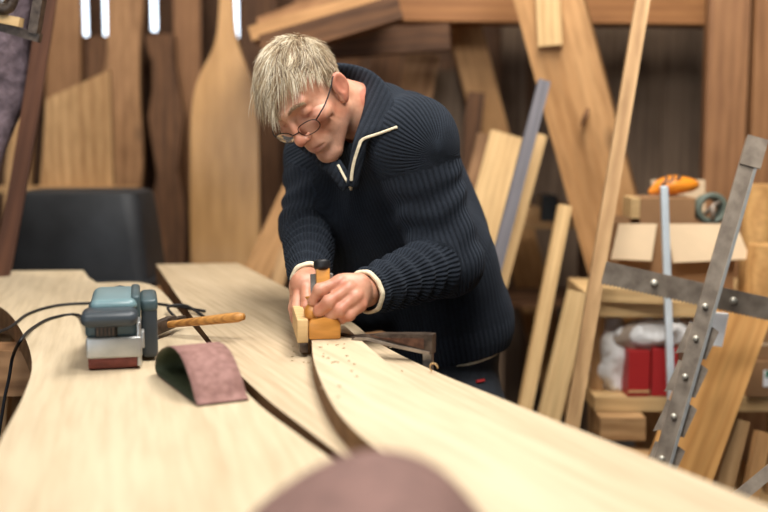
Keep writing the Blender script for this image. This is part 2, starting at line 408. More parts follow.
fin(bm, 'bark', M_BARK, rt, smooth=True, world=True)
# clamp at the top left corner
rt = empty('bar_clamp', W(20, 30, 2.28), label='dark metal bar clamp with wooden pad in the upper left corner', cat='clamp')
def pbeam(name, a, b, Y, wpx, t, mat, parent, Yb=None, **k):
    Yb = Yb or Y
    return beam(name, W(a[0], a[1], Y), W(b[0], b[1], Yb), wpx*Y/F, t, mat, (0, -1, 0), parent=parent, **k)
pbeam('bar', (-90, 0), (39, 38), 2.28, 9, .02, M_DSTEEL, rt)
pbeam('jaw', (44, -40), (32, 33), 2.27, 9, .03, M_DSTEEL, rt)
pbeam('screw', (-20, 22), (12, -14), 2.262, 7, .014, M_STEEL, rt)
pbeam('wooden_pad', (-30, 12), (19, 22), 2.255, 9, .03, M_YEL, rt, label='light wooden pad')
bm = bmesh.new(); tube(bm, cr([W(16, -30, 2.25), W(14, -5, 2.25), W(8, 8, 2.25), W(-6, 6, 2.25), W(-14, -14, 2.25)], 6), .012, 8); fin(bm, 'handle', M_DSTEEL, rt, smooth=True, world=True)
pbeam('hanging_strap', (40, -34), (36, -420), 2.275, 6, .006, M_DSTEEL, rt)

# ------------------------------------------------------------ timber frame and background right of the head
G = 'timber frame posts and braces'
beam('tie_beam', W(372, -4, 3.95), W(860, 2, 3.95), .17, .18, wood('beam_wood', (168, 116, 70), (136, 90, 52), .8, .6, stretch=.15, knots=.4), (0, -1, 0), label='long horizontal timber tie beam across the top of the room', cat='beam')
p0 = W(456, 8, 4.15); p1 = W(512, 190, 4.15)
beam('brace', W(514, 190, 4.2)+Vector((.22, 0, -.9)), W(460, 8, 4.2), .128, .12, M_BRACE, (0, -1, 0), label='slanting timber brace right of the man, beneath the tie beam', cat='brace')
d = W(618, 260, 3.3)-W(548, 0, 3.3); t0 = W(548, 0, 3.3)-d*.35; t1 = t0+d*((t0.z)/-d.z)
rt = empty('diagonal_brace', (t1.x, t1.y, 0), label='thickest slanting oak brace, with a nailed patch near the top', cat='brace')
beam('timber', t1, t0, .20, .16, M_BRACE, (-.28, -1, 0), parent=rt, bev=.008)
fn = Vector((-.28, -1, 0)).normalized()*.018
beam('patch', W(551, 46, 3.29)+fn, W(546, -60, 3.29)+fn, .072, .02, M_YEL, (-.28, -1, 0), parent=rt, label='lighter nailed patch board')
beam('bracket', W(541, 108, 3.29)+fn*.9, W(543, 84, 3.29)+fn*.9, .014, .012, M_OLDST, (-.28, -1, 0), parent=rt, label='small grey bracket')
bm = bmesh.new(); c_ = W(585, 117, 3.26); bmesh.ops.create_uvsphere(bm, u_segments=12, v_segments=8, radius=1, matrix=Matrix.Translation(c_) @ Matrix.Rotation(R(20), 4, 'Y') @ Matrix.Diagonal((.008, .02, .03, 1)))
fin(bm, 'knot', M_BROWN, rt, smooth=True, world=True)
for px_ in (300, 384):
    h_ = W(px_, 2, 3.95); beam('hanger_post', (h_.x, 3.95, h_.z+(0 if px_ < 350 else .08)), (h_.x, 3.95, 3.1), .05, .04, M_BROWN, (0, -1, 0), label='short dark hanger post above the overhead boards, %s' % ('left one near the bottle-shaped board' if px_ < 350 else 'right one beside the tie beam end'), cat='post')
# right posts
a = W(719, 300, 3.55); bm = bmesh.new()
beam('timber_post', (a.x, 3.55, 0), (a.x, 3.55, 3.1), .128, .15, M_RED, (-.2, -1, 0), label='reddish vertical timber post at right, left one of the pair', cat='post')
a = W(768, 300, 3.5); beam('timber_post', (a.x+.01, 3.5, 0), (a.x+.01, 3.5, 3.1), .17, .15, M_RED, (-.1, -1, 0), label='reddish vertical timber post at the right edge of the photo', cat='post')
# dark upright boards (wall cladding inside)
for i, x in enumerate((512, 545, 572, 600, 624, 648, 672, 694)):
    a = W(x, 200, 4.45+.02*(i % 2))
    beam('dark_cladding_board', (a.x, a.y, 0), (a.x, a.y, 2.6), .105, .02, M_DARK, (0, -1, 0), label='dark upright cladding board standing behind the braces and shelf', cat='board', group='dark cladding boards', wob=.006)
# loft boards over the man's head
L0 = [((262, 48), (400, 6), 3.45, 22, M_BROWN, 'lowest dark brown board of the overhead stack above the man'),
      ((258, 24), (384, -22), 3.8, 12, M_TAN, 'light tan board high in the overhead stack'),
      ((250, 34), (392, -8), 3.62, 14, M_BRACE, 'orange-brown middle board of the overhead stack')]
for (a, b, Y, w, m, lb), tt_ in zip(L0, (.169, .149, .179)):
    beam('overhead_board', W(a[0], a[1], Y), W(b[0], b[1], Y), w*Y/F, tt_, m, (.0, -1, .0), label=lb, cat='board', wob=.01)
beam('slanting_rafter', W(310, 46, 3.83), W(450, 36, 3.83), .09, .119, M_BROWN, (0, -1, 0), label='dark brown rafter under the overhead boards, meeting the tie beam', cat='rafter')
# boards leaning behind the man's shoulders
for a, b, Y, w, m, lb in [((423, 52), (395, 200), 4.1, 34, M_TAN, 'tan board leaning behind the man\'s neck and shoulder'),
                          ((350, 40), (330, 200), 4.4, 30, M_BROWN, 'dark brown board leaning behind the man\'s collar'),
                          ((450, 70), (446, 260), 4.3, 34, M_DARK, 'dark board standing behind the man\'s back'),
                          ((388, 42), (372, 200), 4.5, 28, M_BROWN, 'dark narrow board between two boards behind the man\'s neck'),
                          ((476, 92), (462, 250), 4.0, 16, M_BROWN, 'narrow brown board leaning just right of the man\'s back')]:
    leanb('leaning_board', a, b, Y+.1, Y, w, .03, m, lb, wob=.01)
leanb('leaning_board', (300, 180), (262, 262), 3.75, 3.7, 26, .03, M_BRACE, 'slanting orange-brown board left of the man\'s elbow', wob=.0)
leanb('leaning_board', (290, 238), (272, 300), 3.4, 3.35, 14, .03, M_TAN2, 'short light batten end beside the man\'s right sleeve', wob=.0)
leanb('leaning_board', (508, 134), (478, 248), 3.45, 3.35, 34, .03, M_YEL, 'wide pale yellow board just right of the man\'s shoulder')
leanb('leaning_board', (484, 134), (468, 200), 3.72, 3.66, 12, .04, M_TAN, 'brown batten leaning left of the pale yellow board')
leanb('steel_bar', (545, 80), (502, 245), 3.05, 2.9, 12, .02, M_GREYW, 'long grey-blue bar slanting in front of the thick brace', 'bar')
leanb('leaning_board', (541, 134), (508, 258), 3.25, 3.12, 13, .03, M_YEL, 'narrow yellow batten beside the long grey-blue bar')
leanb('leaning_board', (566, 205), (527, 402), 3.0, 2.88, 13, .035, M_YEL, 'slanting yellow batten left of the tall batten, ends below the brace')
leanb('leaning_board', (580, 292), (550, 418), 2.74, 2.70, 22, .035, M_YEL, 'short pale board leaning left of the tall batten')
# long batten
leanb('tall_batten', (650, -40), (572, 430), 2.75, 2.5, 14, .055, M_TAN2, 'tall thin wooden batten slanting across the thick brace', 'batten', face=(-.15, -1, 0), w=.034)
# dark clutter behind, low shelf beyond the man's back
rt = empty('low_rack', (.62, 3.75, 0), label='low wooden rack holding small dark boxes, behind the yellow battens', cat='rack')
za = W(545, 222, 3.7).z
beam('rack_shelf', (W(500, 200, 3.7).x, 3.7, za-.012), (W(600, 200, 3.7).x, 3.7, za-.012), .024, .3, M_TAN2, parent=rt)
za2 = W(545, 300, 3.7).z
beam('rack_shelf', (W(500, 200, 3.7).x, 3.7, za2-.012), (W(600, 200, 3.7).x, 3.7, za2-.012), .024, .3, M_BROWN, parent=rt)
for x in (502, 598): beam('rack_post', (W(x, 200, 3.7).x, 3.7, 0), (W(x, 200, 3.7).x, 3.7, za), .03, .28, M_DARK, parent=rt)
for x, w, h, m, lb in ((533, 16, .05, M_TAN2, 'light wooden block on the low rack'), (550, 16, .09, M_CHAR, 'dark box standing on the low rack'), (568, 18, .06, M_TAN, 'brown wooden block at the right on the low rack')):
    a = W(x, 222, 3.72); bm = bmesh.new(); ww = w*3.7/F/2; box(bm, (-ww, 0, 0), (ww, .14, h), .004)
    tag(fin(bm, 'rack_box', m, None, Matrix.Translation((a.x, 3.73, za))), lb, 'box')

# ============================================================ RIGHT SHELVES
SY = 2.8
rt = empty('shelf_unit', (W(690, 300, SY).x, SY+.2, 0), label='wooden shelf unit behind the bench at right, loaded with boxes and sacks', cat='shelf')
xl = W(597, 300, SY).x; xr = W(800, 300, SY).x
z1 = W(650, 302, SY).z; z2 = W(640, 397, SY).z; z3 = .25
for z in (z1, z2, z3): beam('shelf_board', (xl, SY, z-.02), (xr, SY, z-.02), .04, .45, M_YEL, parent=rt)
for x in (xl+.02, xr-.02):
    for y in (SY+.05, SY+.42): beam('upright', (x, y+.02, 0), (x, y+.02, z1-.045 if False else z1+.0), .035, .03, M_TAN2, parent=rt)
# offcut boards on the upper shelf
def obox(name, cx, y0, y1, z, w, h, mat, label, cat, rot=0, parent=None, group=None, bev=.003):
    bm = bmesh.new(); box(bm, (-w/2, 0, 0), (w/2, y1-y0, h), bev)
    M = Matrix.Translation((cx, y0, z)) @ Matrix.Rotation(rot, 4, 'Z')
    return tag(fin(bm, name, mat, parent, M), label, cat, group)
a = W(632, 300, SY-.05)
beam('offcut_board', (W(602, 290, SY-.03).x, SY-.01, z1+.001+.019), (W(668, 290, SY-.03).x, SY-.05, z1+.001+.019), .036, .07, M_YEL, (0, -1, 0), label='short yellow offcut board lying on the upper shelf under the box', cat='board')
# big open cardboard box
bx = W(681, 290, 2.83); 
rt = empty('cardboard_box', (bx.x, 2.885, z1+.001), label='large open cardboard box with flaps folded outwards on upper shelf', cat='box')
bw, bd, bh = .318, .28, .2
def wallbox(bm, w, d, h, t=.004):
    box(bm, (-w/2, 0, 0), (w/2, d, t)); box(bm, (-w/2, 0, t), (w/2, t, h)); box(bm, (-w/2, d-t, t), (w/2, d, h))
    box(bm, (-w/2, t, t), (-w/2+t, d-t, h)); box(bm, (w/2-t, t, t), (w/2, d-t, h))
bm = bmesh.new(); wallbox(bm, bw, bd, bh); fin(bm, 'carton', M_CARD2, rt)
def flap(pts, thick=.004, parent=None, mat=M_CARD, name='flap'):
    bm = bmesh.new(); P = [Vector(p) for p in pts]; n = (P[1]-P[0]).cross(P[2]-P[0]).normalized()*thick
    a = [bm.verts.new(p) for p in P]; b = [bm.verts.new(p+n) for p in P]
    bm.faces.new(a); bm.faces.new(b[::-1]); k = len(P)
    for i in range(k): bm.faces.new((a[i], b[i], b[(i+1) % k], a[(i+1) % k]))
    return fin(bm, name, mat, parent)
hx = bw/2
flap([(-hx, -.001, bh), (-.056, -.001, bh), (-.080, -.05, bh-.095), (-hx-.03, -.05, bh-.09)], parent=rt)
flap([(-.03, -.001, bh), (hx, -.001, bh), (hx+.025, -.05, bh-.09), (-.022, -.05, bh-.10)], parent=rt)
flap([(.0, bd, bh), (hx, bd, bh), (hx, bd+.02, bh+.105), (.0, bd+.02, bh+.105)], parent=rt)
# things in / on the box
sb = W(676, 228, 2.84)
def smallbox():
    r = empty('small_carton', (sb.x-.005, 2.91, z1+.008+.0), label='small brown carton rising out of the large open box', cat='box')
    bm = bmesh.new(); box(bm, (-.075, 0, 0), (.075, .12, .262), .002); fin(bm, 'carton', M_CARD2, r)
    bm = bmesh.new(); box(bm, (-.10, .0, .205), (-.0755, .10, .262), .002); fin(bm, 'carton_flap', M_YEL, r)
    return r
smallbox()
zt = z1+.008+.262
r = empty('orange_tool', (sb.x+.02, 2.97, zt), label='orange plastic tool lying on top of the small carton', cat='tool')
bm = bmesh.new()
co, fa = surfnet(lambda p: smin(s_ell(p, (0.015, 0, .032), (.062, .035, .024)), s_cap(p, (-.055, 0, .014), (.0, 0, .03), .010, .022), .02), (-.09, -.06, -.01), (.09, .06, .08), .004)
me = npmesh('tool_body', [(co, fa)]); link('tool_body', me, M_ORANGE, r)
bm = bmesh.new()
for k in range(3): tube(bm, [(-.035+k*.02, -.03, .034+k*.007), (-.02+k*.018, -.024, .046+k*.005), (-.018+k*.018, -.005, .056)], .004, 6)
fin(bm, 'grip_rib', M_CHAR, r, smooth=True)
# coil
r = empty('hose_coil', (W(713, 215, 2.9).x, 2.91, W(713, 222, 2.9).z), label='grey-green coil of hose standing in the large open box', cat='hose')
bm = bmesh.new(); rr = .036
for k, (dy, q) in enumerate(((0, 1), (.02, .97), (.04, .93))):
    tube(bm, [(math.cos(t)*rr*q, dy, rr*q+math.sin(t)*rr*q+.0) for t in [2*math.pi*i/28 for i in range(28)]], .0085, 8, closed=True)
fin(bm, 'coil', M_GREEN, r, smooth=True)
bm = bmesh.new(); tube(bm, [(-.02, .0, .02), (.0, -.012, .045), (.022, 0, .055)], .006, 8); tube(bm, [(0, -.012, .045), (-.002, -.01, .005)], .006, 8); fin(bm, 'hose_end', M_OLDST, r, smooth=True)
r['support'] = 'box'
# white-blue pipe
p = W(664, 186, 2.66); q = W(671, 392, 2.64); d = q-p; q = p+d*(p.z/-d.z)
bm = bmesh.new(); box(bm, (-.009, -.009, 0), (.009, .009, (p-q).length), .003)
x = (p-q).normalized(); M = Matrix((x.orthogonal(), x.cross(x.orthogonal()), x)).transposed()
M = frame((1, 0, 0), (0, 1, 0)); zz = x; xx = Vector((1, 0, 0)); xx = (xx-zz*xx.dot(zz)).normalized(); yy = zz.cross(xx); M = Matrix((xx, yy, zz)).transposed().to_4x4(); M.translation = q
tag(fin(bm, 'pale_rod', M_PIPE, None, M), 'thin pale blue-white upright rod in front of the open box', 'rod')
# small bolt end
# sacks
def sack(name, c, r, mat, label, seed, amp=.012, sc=35, cat='sack'):
    c = A3(c); r = np.array(r)
    def f(p):
        q = p+.25*amp*np.stack([vnoise(p, 50, seed+1)]*3, 1)
        return smax(s_ell(q, c, r)+amp*vnoise(p, sc, seed)+.4*amp*np.abs(vnoise(p, sc*2.3, seed+4)), -(p[:, 2]-(c[2]-r[2]*.86)), .01)
    co, fa = surfnet(f, c-r*1.25-.02, c+r*1.25+.02, .006)
    me = npmesh(name, [(co-np.array([c[0], c[1], c[2]-r[2]]), fa)])
    return tag(link(name, me, mat, None, Matrix.Translation((c[0], c[1], c[2]-r[2]))), label, cat)
a = W(610, 360, 2.9); sack('white_sack', (a.x+.005, 2.91, z2+.088), (.066, .07, .108), M_BAG, 'white crumpled sack on the lower shelf beside the tall batten', 1)
a = W(640, 322, 2.9); sack('beige_cloth', (a.x-.01, 2.86, z2+.150), (.075, .05, .045), M_BEIGE, 'crumpled beige cloth stuffed beneath the upper shelf', 2, .014, 40, 'cloth')
a = W(692, 345, 2.88); sack('white_sack', (a.x+.01, 2.95, z2+.09), (.06, .06, .105), M_BAG, 'white plastic sack behind the pale rod, right of the red folder box', 3, .012, 30)
a = W(660, 335, 2.8)
sack('white_sheet', (a.x, 2.84, z2+.165), (.10, .055, .038), M_BAG, 'crumpled white sheet lying over the red boxes on the lower shelf', 5, .016, 45, 'sheet')
for i, (x0, x1, zz_, hh, ro, lb) in enumerate(((627, 650, 0, .125, .05, 'tall red flat box on the lower shelf, left of the pair'), (650.5, 677, 0, .132, -.04, 'tall red flat box on the lower shelf, right of the pair'))):
    a = W(x0, 400, SY-.0); b = W(x1, 400, SY)
    r = empty('red_box', ((a.x+b.x)/2, SY+.0, z2+.001), Matrix.Rotation(ro, 3, 'Z'), label=lb, cat='box')
    w = (b.x-a.x)-.003
    bm = bmesh.new(); box(bm, (-w/2, 0, 0), (w/2, .12, hh), .002); fin(bm, 'carton', M_REDP, r)
    if i == 0:
        bm = bmesh.new(); box(bm, (-w/2, -.003, .012), (w/2, -.0005, .017)); fin(bm, 'stripe', M_YEL, r, label=None) if False else fin(bm, 'stripe', M_YEL, r)
# wood blocks under lower shelf
beam('wood_block', (W(602, 420, SY-.08).x, SY-.06, z2-.04-.032), (W(648, 420, SY-.08).x, SY-.06, z2-.04-.032), .06, .1, M_TAN2, (0, -1, 0), label='thick wooden block tucked directly under the lower shelf board', cat='block')
beam('wood_block', (W(600, 450, 2.7).x, 2.68, z2-.135), (W(660, 455, 2.7).x, 2.66, z2-.155), .04, .1, M_TAN2, (0, -1, 0), label='lowest visible pale board end below the shelves', cat='board')
# wide orange board leaning
p0 = W(742, 300, 2.55); p1 = W(680, 470, 2.45); d = p1-p0; p1 = p0+d*(p0.z/-d.z)
beam('orange_board', p1, p0, .155, .03, M_ORG, (-.25, -1, .1), label='wide glossy orange-brown board leaning at the right behind the toothed bar', cat='board')
# white card
r = W(716, 330, 2.40)
bm = bmesh.new(); P = [W(707, 312, 2.42), W(729, 314, 2.42), W(722, 347, 2.42), W(701, 344, 2.42)]
a_ = [bm.verts.new(p) for p in P]; b_ = [bm.verts.new(p+Vector((0, .012, 0))) for p in P]; bm.faces.new(a_); bm.faces.new(b_[::-1])
for i in range(4): bm.faces.new((a_[i], b_[i], b_[(i+1) % 4], a_[(i+1) % 4]))
tag(fin(bm, 'white_card', M_WHITE), 'small square white block stuck behind the upright toothed bar', 'card')
# right box with label on lower shelf
a = W(760, 400, 2.78)
r = empty('labelled_carton', (a.x+.06, 2.79, z2+.001-.0), label='brown carton with white and green label at the right edge, lower shelf', cat='box')
bm = bmesh.new(); box(bm, (-.09, 0, 0), (.12, .3, .10), .003); fin(bm, 'carton', M_CARD2, r)
bm = bmesh.new(); box(bm, (-.05, -.002, .03), (.10, -.0005, .075)); lb = fin(bm, 'label_sticker', M_WHITE, r)
lb['label'] = 'white sticker'
bm = bmesh.new(); box(bm, (-.045, -.0035, .055), (-.02, -.0022, .074)); fin(bm, 'green_mark', plain('green_print', (30, 110, 80), .6), lb)
bm = bmesh.new()
for k in range(4): box(bm, (-.01, -.0035, .036+.009*k), (.07-.01*(k % 2), -.0022, .039+.009*k))
fin(bm, 'printed_lines', plain('grey_print', (120, 120, 120), .7), lb)
r = empty('brown_carton', (a.x+.05, 2.80, z2+.102), label='plain brown carton on top of the labelled carton at the right', cat='box')
bm = bmesh.new(); box(bm, (-.08, 0, 0), (.13, .28, .085), .003); fin(bm, 'carton', M_CARD2, r)
bm = bmesh.new(); box(bm, (-.08, -.001, .038), (.13, -.0002, .046)); fin(bm, 'tape_strip', M_CARD, r)
# logs at right
for i, (x, y, Y, w, h, lb) in enumerate(((757, 258, 2.8, .055, .15, 'short split log standing on the upper shelf at the right edge'), (750, 215, 2.98, .05, .3, 'taller peeled log standing behind the split log at right'))):
    a = W(x, y, Y); zb = z1+.001; bm = bmesh.new(); rings = []
    for k in range(9):
        s = k/8; rings.append([bm.verts.new((w*(1+.08*mnoise.noise(Vector((q, s*2, i*7))))*math.cos(2*math.pi*q/18)+.01*s, w*math.sin(2*math.pi*q/18)*(1+.1*mnoise.noise(Vector((q*.7, s*3, 5)))), h*s)) for q in range(18)])
    for k in range(8):
        for q in range(18): bm.faces.new((rings[k][q], rings[k][(q+1) % 18], rings[k+1][(q+1) % 18], rings[k+1][q]))
    bm.faces.new(rings[0][::-1]); bm.faces.new(rings[-1])
    M = Matrix.Translation((a.x+.03, Y+.02, zb))
    tag(fin(bm, 'split_log', wood('log_wood', (206, 160, 100), (170, 122, 70), 1, .7, stretch=1), None, M, autos=True), lb, 'log')
# lower right props
leanb('leaning_board', (742, 420), (722, 500), 2.5, 2.46, 18, .04, M_TAN2, 'dark-edged short timber leaning at right below the labelled carton')
leanb('leaning_board', (765, 432), (752, 500), 2.56, 2.52, 14, .03, M_BRACE, 'short brown timber leaning at the lower right corner')
leanb('steel_rail', (790, 455), (735, 500), 1.95, 1.93, 13, .02, M_OLDST, 'grey steel rail end in the lower right corner', 'rail', face=(0, -1, .6))
# ---- toothed reaper bar
p0 = W(757, 140, 2.28); p1 = W(664, 468, 2.14); d = p1-p0; p1 = p0+d*(p0.z/-d.z)
rt = empty('toothed_bar', p1, label='long upright steel mower bar with triangular riveted teeth at right', cat='bar')
up = (p0-p1).normalized(); Lb = (p0-p1).length
fz = Vector((-.15, -1, 0)); fz = (fz-up*fz.dot(up)).normalized(); lat = fz.cross(up)      # lat to the right?
if lat.x < 0: lat = -lat
def lp(s, u, n): return p1+up*s+lat*u+fz*n
beam('bar', lp(0, -.010, 0), lp(Lb, -.006, 0), .032, .008, M_OLDST, fz, parent=rt, bev=.002)
beam('spine', lp(0, .0085, .004), lp(Lb, .0125, .004), .006, .014, M_ALU, fz, parent=rt, bev=.002)
def seg_of(py):   # distance along the bar for a photo row
    best = 0
    for k in range(2001):
        s = Lb*k/2000; c = lp(s, 0, 0); v = c-Vector((0, 0, CZ)); yy_ = 256-F*v.dot(UPV)/(-v.dot(BK))
        if yy_ <= py: best = s; break
    return best
for py in (308, 340, 378, 418, 460, 500):
    s = seg_of(py)
    if py > 320:
        bm = bmesh.new(); pts = [lp(s+v_, u_, -.0085) for u_, v_ in ((-.03, .03), (.02, .034), (.034, .028), (.024, -.036), (-.03, -.036), (-.040, -.042), (-.033, .0))]
        a_ = [bm.verts.new(p) for p in pts]; b_ = [bm.verts.new(p-fz*.004) for p in pts]; bm.faces.new(a_); bm.faces.new(b_[::-1])
        for i in range(7): bm.faces.new((a_[i], b_[i], b_[(i+1) % 7], a_[(i+1) % 7]))
        fin(bm, 'tooth', M_OLDST, rt, world=True)
    bm = bmesh.new(); c = lp(s, -.01, .004)
    bmesh.ops.create_uvsphere(bm, u_segments=12, v_segments=8, radius=.0065, matrix=Matrix.Translation(c)); fin(bm, 'rivet', M_BOLT, rt, smooth=True, world=True)
bm = bmesh.new(); c = lp(Lb-.045, -.008, .001); bmesh.ops.create_cone(bm, cap_ends=True, segments=14, radius1=.006, radius2=.006, depth=.004, matrix=Matrix.Translation(c) @ fz.to_track_quat('Z', 'Y').to_matrix().to_4x4()); fin(bm, 'bolt_hole', M_RUB, rt, world=True)
beam('end_plate', lp(Lb-.06, .0, .006), lp(Lb+.005, .0, .006), .044, .005, M_OLDST, fz, parent=rt, bev=.001)
# ---- saw blade crossing
a = W(604, 272, 2.36); b = W(830, 322, 2.36)
rt = empty('saw_blade', a, label='long slanting steel saw blade with fine teeth behind the toothed bar', cat='saw blade')
x = (b-a).normalized(); z = Vector((0, -1, 0)); z = (z-x*z.dot(x)).normalized(); y = z.cross(x)
Lc = (b-a).length; hw = .024; poly = [(0, hw), (Lc, hw)]; n = 60
for k in range(n): poly += [(Lc-Lc*k/n, -hw), (Lc-Lc*(k+.5)/n, -hw-.005)]
poly += [(0, -hw)]
bm = bmesh.new(); prism(bm, poly, -.003, 0); M = Matrix((x, y, z)).transposed().to_4x4(); M.translation = a
fin(bm, 'blade', M_OLDST, rt, M, world=True)
for s in (.22*Lc, .57*Lc):
    bm = bmesh.new(); bmesh.ops.create_uvsphere(bm, u_segments=12, v_segments=8, radius=.009, matrix=Matrix.Translation(a+x*s+z*.002)); fin(bm, 'rivet', M_BOLT, rt, smooth=True, world=True)

# ============================================================ BENCH
ZB = .88; TH = .045
Bp = lambda x, y, z=ZB: B(x, y, z)
# plank A (left)
top_edge = [Bp(-40, 271), Bp(40, 270.5), Bp(84, 270)]
right = cr([Bp(96, 283), Bp(150, 284), Bp(185, 318), Bp(214, 352), Bp(252, 398), Bp(300, 436), Bp(345, 468), Bp(420, 520), Bp(520, 590)], 6)
leftc = cr([Bp(-120, 640), Bp(-30, 500), Bp(2, 438), Bp(25, 392), Bp(32, 362), Bp(22, 332), Bp(2, 308), Bp(-40, 290), Bp(-60, 276)], 6)
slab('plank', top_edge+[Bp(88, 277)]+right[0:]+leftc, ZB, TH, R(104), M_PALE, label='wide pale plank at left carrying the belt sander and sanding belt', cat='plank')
# plank B (middle, behind the planed plank)
lb_ = cr([Bp(156, 264), Bp(176, 294), Bp(205, 333), Bp(228, 362), Bp(262, 395), Bp(310, 432), Bp(352, 463), Bp(420, 508), Bp(540, 588)], 6)
rb_ = cr([Bp(900, 560), Bp(768, 505), Bp(640, 454), Bp(510, 402), Bp(431, 369.5), Bp(377, 342), Bp(350, 321), Bp(300, 295), Bp(248, 268), Bp(236, 263)], 6)
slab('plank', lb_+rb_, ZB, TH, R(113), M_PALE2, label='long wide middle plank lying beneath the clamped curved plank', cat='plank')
# plank C (planed)
ZC = ZB+.030
lc = cr([Bp(326, 318, ZC), Bp(313, 333, ZC), Bp(312, 344, ZC), Bp(315, 365, ZC), Bp(330, 400, ZC), Bp(352, 428, ZC), Bp(388, 457, ZC), Bp(450, 500, ZC), Bp(560, 570, ZC)], 7)
rc = cr([Bp(800, 560, ZC), Bp(700, 510, ZC), Bp(600, 468, ZC), Bp(470, 412, ZC), Bp(412, 384, ZC), Bp(384, 360, ZC), Bp(362, 341, ZC), Bp(346, 327, ZC), Bp(336, 319, ZC)], 7)
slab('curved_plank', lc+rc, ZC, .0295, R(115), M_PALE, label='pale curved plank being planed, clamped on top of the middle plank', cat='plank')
# trestles
def trestle(y, label, x0, x1):
    r = empty('trestle', ((x0+x1)/2, y, 0), label=label, cat='trestle')
    beam('top_beam', (x0, y-.045, ZB-TH-.046), (x1, y-.045, ZB-TH-.046), .09, .09, M_TAN, parent=r)
    for x in (x0+.12, x1-.12):
        for s in (-1, 1):
            beam('leg', (x, y+s*.24-.02, 0), (x, y+s*.03-.02, ZB-TH-.10), .06, .04, M_TAN2, parent=r)
    return r
trestle(1.06, 'wooden trestle under the near ends of the planks', -.62, .42)
trestle(2.08, 'wooden trestle under the planks beside the man, beam visible at left', -1.2, .0)
trestle(2.72, 'wooden trestle under the far ends of the planks', -1.1, -.3)
# stand and tub behind
ty0 = 3.05; zs = .80
r = empty('low_stand', (-1.0, 3.3, 0), label='low wooden stand behind the planks carrying the black tub', cat='table')
bm = bmesh.new(); box(bm, (-.45, -.28, zs-.03), (.45, .28, zs-.001), .003); fin(bm, 'tabletop', M_TAN, r)
for x in (-.4, .4):
    for y in (-.23, .23):
        bm = bmesh.new(); box(bm, (x-.025, y-.025, 0), (x+.025, y+.025, zs-.03), .003); fin(bm, 'leg', M_TAN, r)
def rrect(w, d, r, z, n=6, cx=0, cy=0):
    out = []
    for sx, sy, a0 in ((1, 1, 0), (-1, 1, 90), (-1, -1, 180), (1, -1, 270)):
        for k in range(n+1):
            a = R(a0+90*k/n); out.append((cx+sx*(w/2-r)+r*math.cos(a), cy+sy*(d/2-r)+r*math.sin(a), z))
    return out
def loft(bm, rings, cap0=True, cap1=True):
    V = [[bm.verts.new(p) for p in r] for r in rings]; n = len(V[0])
    for i in range(len(V)-1):
        for k in range(n): bm.faces.new((V[i][k], V[i][(k+1) % n], V[i+1][(k+1) % n], V[i+1][k]))
    if cap0: bm.faces.new(V[0][::-1])
    if cap1: bm.faces.new(V[-1])
a = W(70, 240, 3.08); r = empty('black_tub', (a.x, 3.26, zs), label='large black plastic tub standing upside down behind the planks', cat='tub')
zt = W(70, 193, 3.1).z-zs
bm = bmesh.new()
loft(bm, [rrect(.45, .34, .04, 0), rrect(.45, .34, .04, .015), rrect(.43, .32, .04, .017), rrect(.405, .30, .045, zt*.5), rrect(.375, .28, .05, zt-.015), rrect(.36, .265, .05, zt-.003), rrect(.33, .24, .05, zt)])
fin(bm, 'shell', M_BLACK, r, autos=True)
bm = bmesh.new(); loft(bm, [rrect(.475, .365, .045, .0), rrect(.475, .365, .045, .02)]); fin(bm, 'rim', M_BLACK, r, autos=True)
# black mat on the plank end
bm = bmesh.new(); P = [Bp(99, 286), Bp(150, 285), Bp(163, 293), Bp(150, 300), Bp(120, 299)]
# ============================================================ SANDER
o = Bp(113, 371); r = empty('belt_sander', (o.x, o.y, ZB), Matrix.Rotation(R(13), 3, 'Z'), label='teal and grey electric belt sander standing on the left plank', cat='sander')
r.scale = (1, .85, .91)
def part(name, lo, hi, mat, bev=.006, parent=None, seg=3, **k):
    bm = bmesh.new(); box(bm, lo, hi, bev, seg, **k); return fin(bm, name, mat, parent or r, autos=True)
# sanding belt loop
bm = bmesh.new(); rr = .024; yb = .25; prof = []
for k in range(13): a = R(270-180*k/12); prof.append((rr+math.cos(a)*rr, rr+math.sin(a)*rr))
for k in range(13): a = R(90-180*k/12); prof.append((yb+math.cos(a)*rr, rr+math.sin(a)*rr))
A_ = [bm.verts.new((-.0375, y, z)) for y, z in prof]; B_ = [bm.verts.new((.0375, y, z)) for y, z in prof]; n = len(prof)
for k in range(n): bm.faces.new((A_[k], A_[(k+1) % n], B_[(k+1) % n], B_[k]))
bm.faces.new(A_); bm.faces.new(B_[::-1])
b_ = fin(bm, 'belt', M_SANDR, r, autos=True); b_['label'] = 'red-brown sanding belt'
part('frame', (-.040, -.004, .023), (.046, .22, .060), M_ALU, .004)['label'] = 'silver metal frame'
part('side_plate', (.038, -.001, .006), (.045, .24, .085), M_ALU, .003)
part('tension_lever', (.0452, .0, .038), (.050, .03, .068), M_ALU, .002)
part('body', (-.041, .004, .058), (.040, .2, .098), M_TEAL, .008)
v_ = part('vent', (-.026, -.002, .060), (.008, .006, .086), M_RUB, .003)
bm = bmesh.new()
for k in range(5): box(bm, (-.023+k*.006, -.0035, .064), (-.0205+k*.006, -.0018, .082))
fin(bm, 'vent_slot', M_DSTEEL, v_)
part('front_knob', (-.047, -.026, .080), (.041, .055, .108), M_CHAR, .014, seg=4)['label'] = 'charcoal front grip'
part('motor_housing', (-.034, .03, .096), (.040, .22, .121), M_PTEAL, .014, seg=4)['label'] = 'pale teal motor housing'
part('housing_rib', (.030, .055, .082), (.0455, .22, .124), M_TEAL, .006)
h_ = part('belt_cover', (.046, .07, .006), (.072, .2, .108), M_CHAR, .008)
h_['label'] = 'dark side cover with teal top'
part('cover_cap', (.045, .068, .09), (.073, .202, .115), M_TEAL, .008, h_)
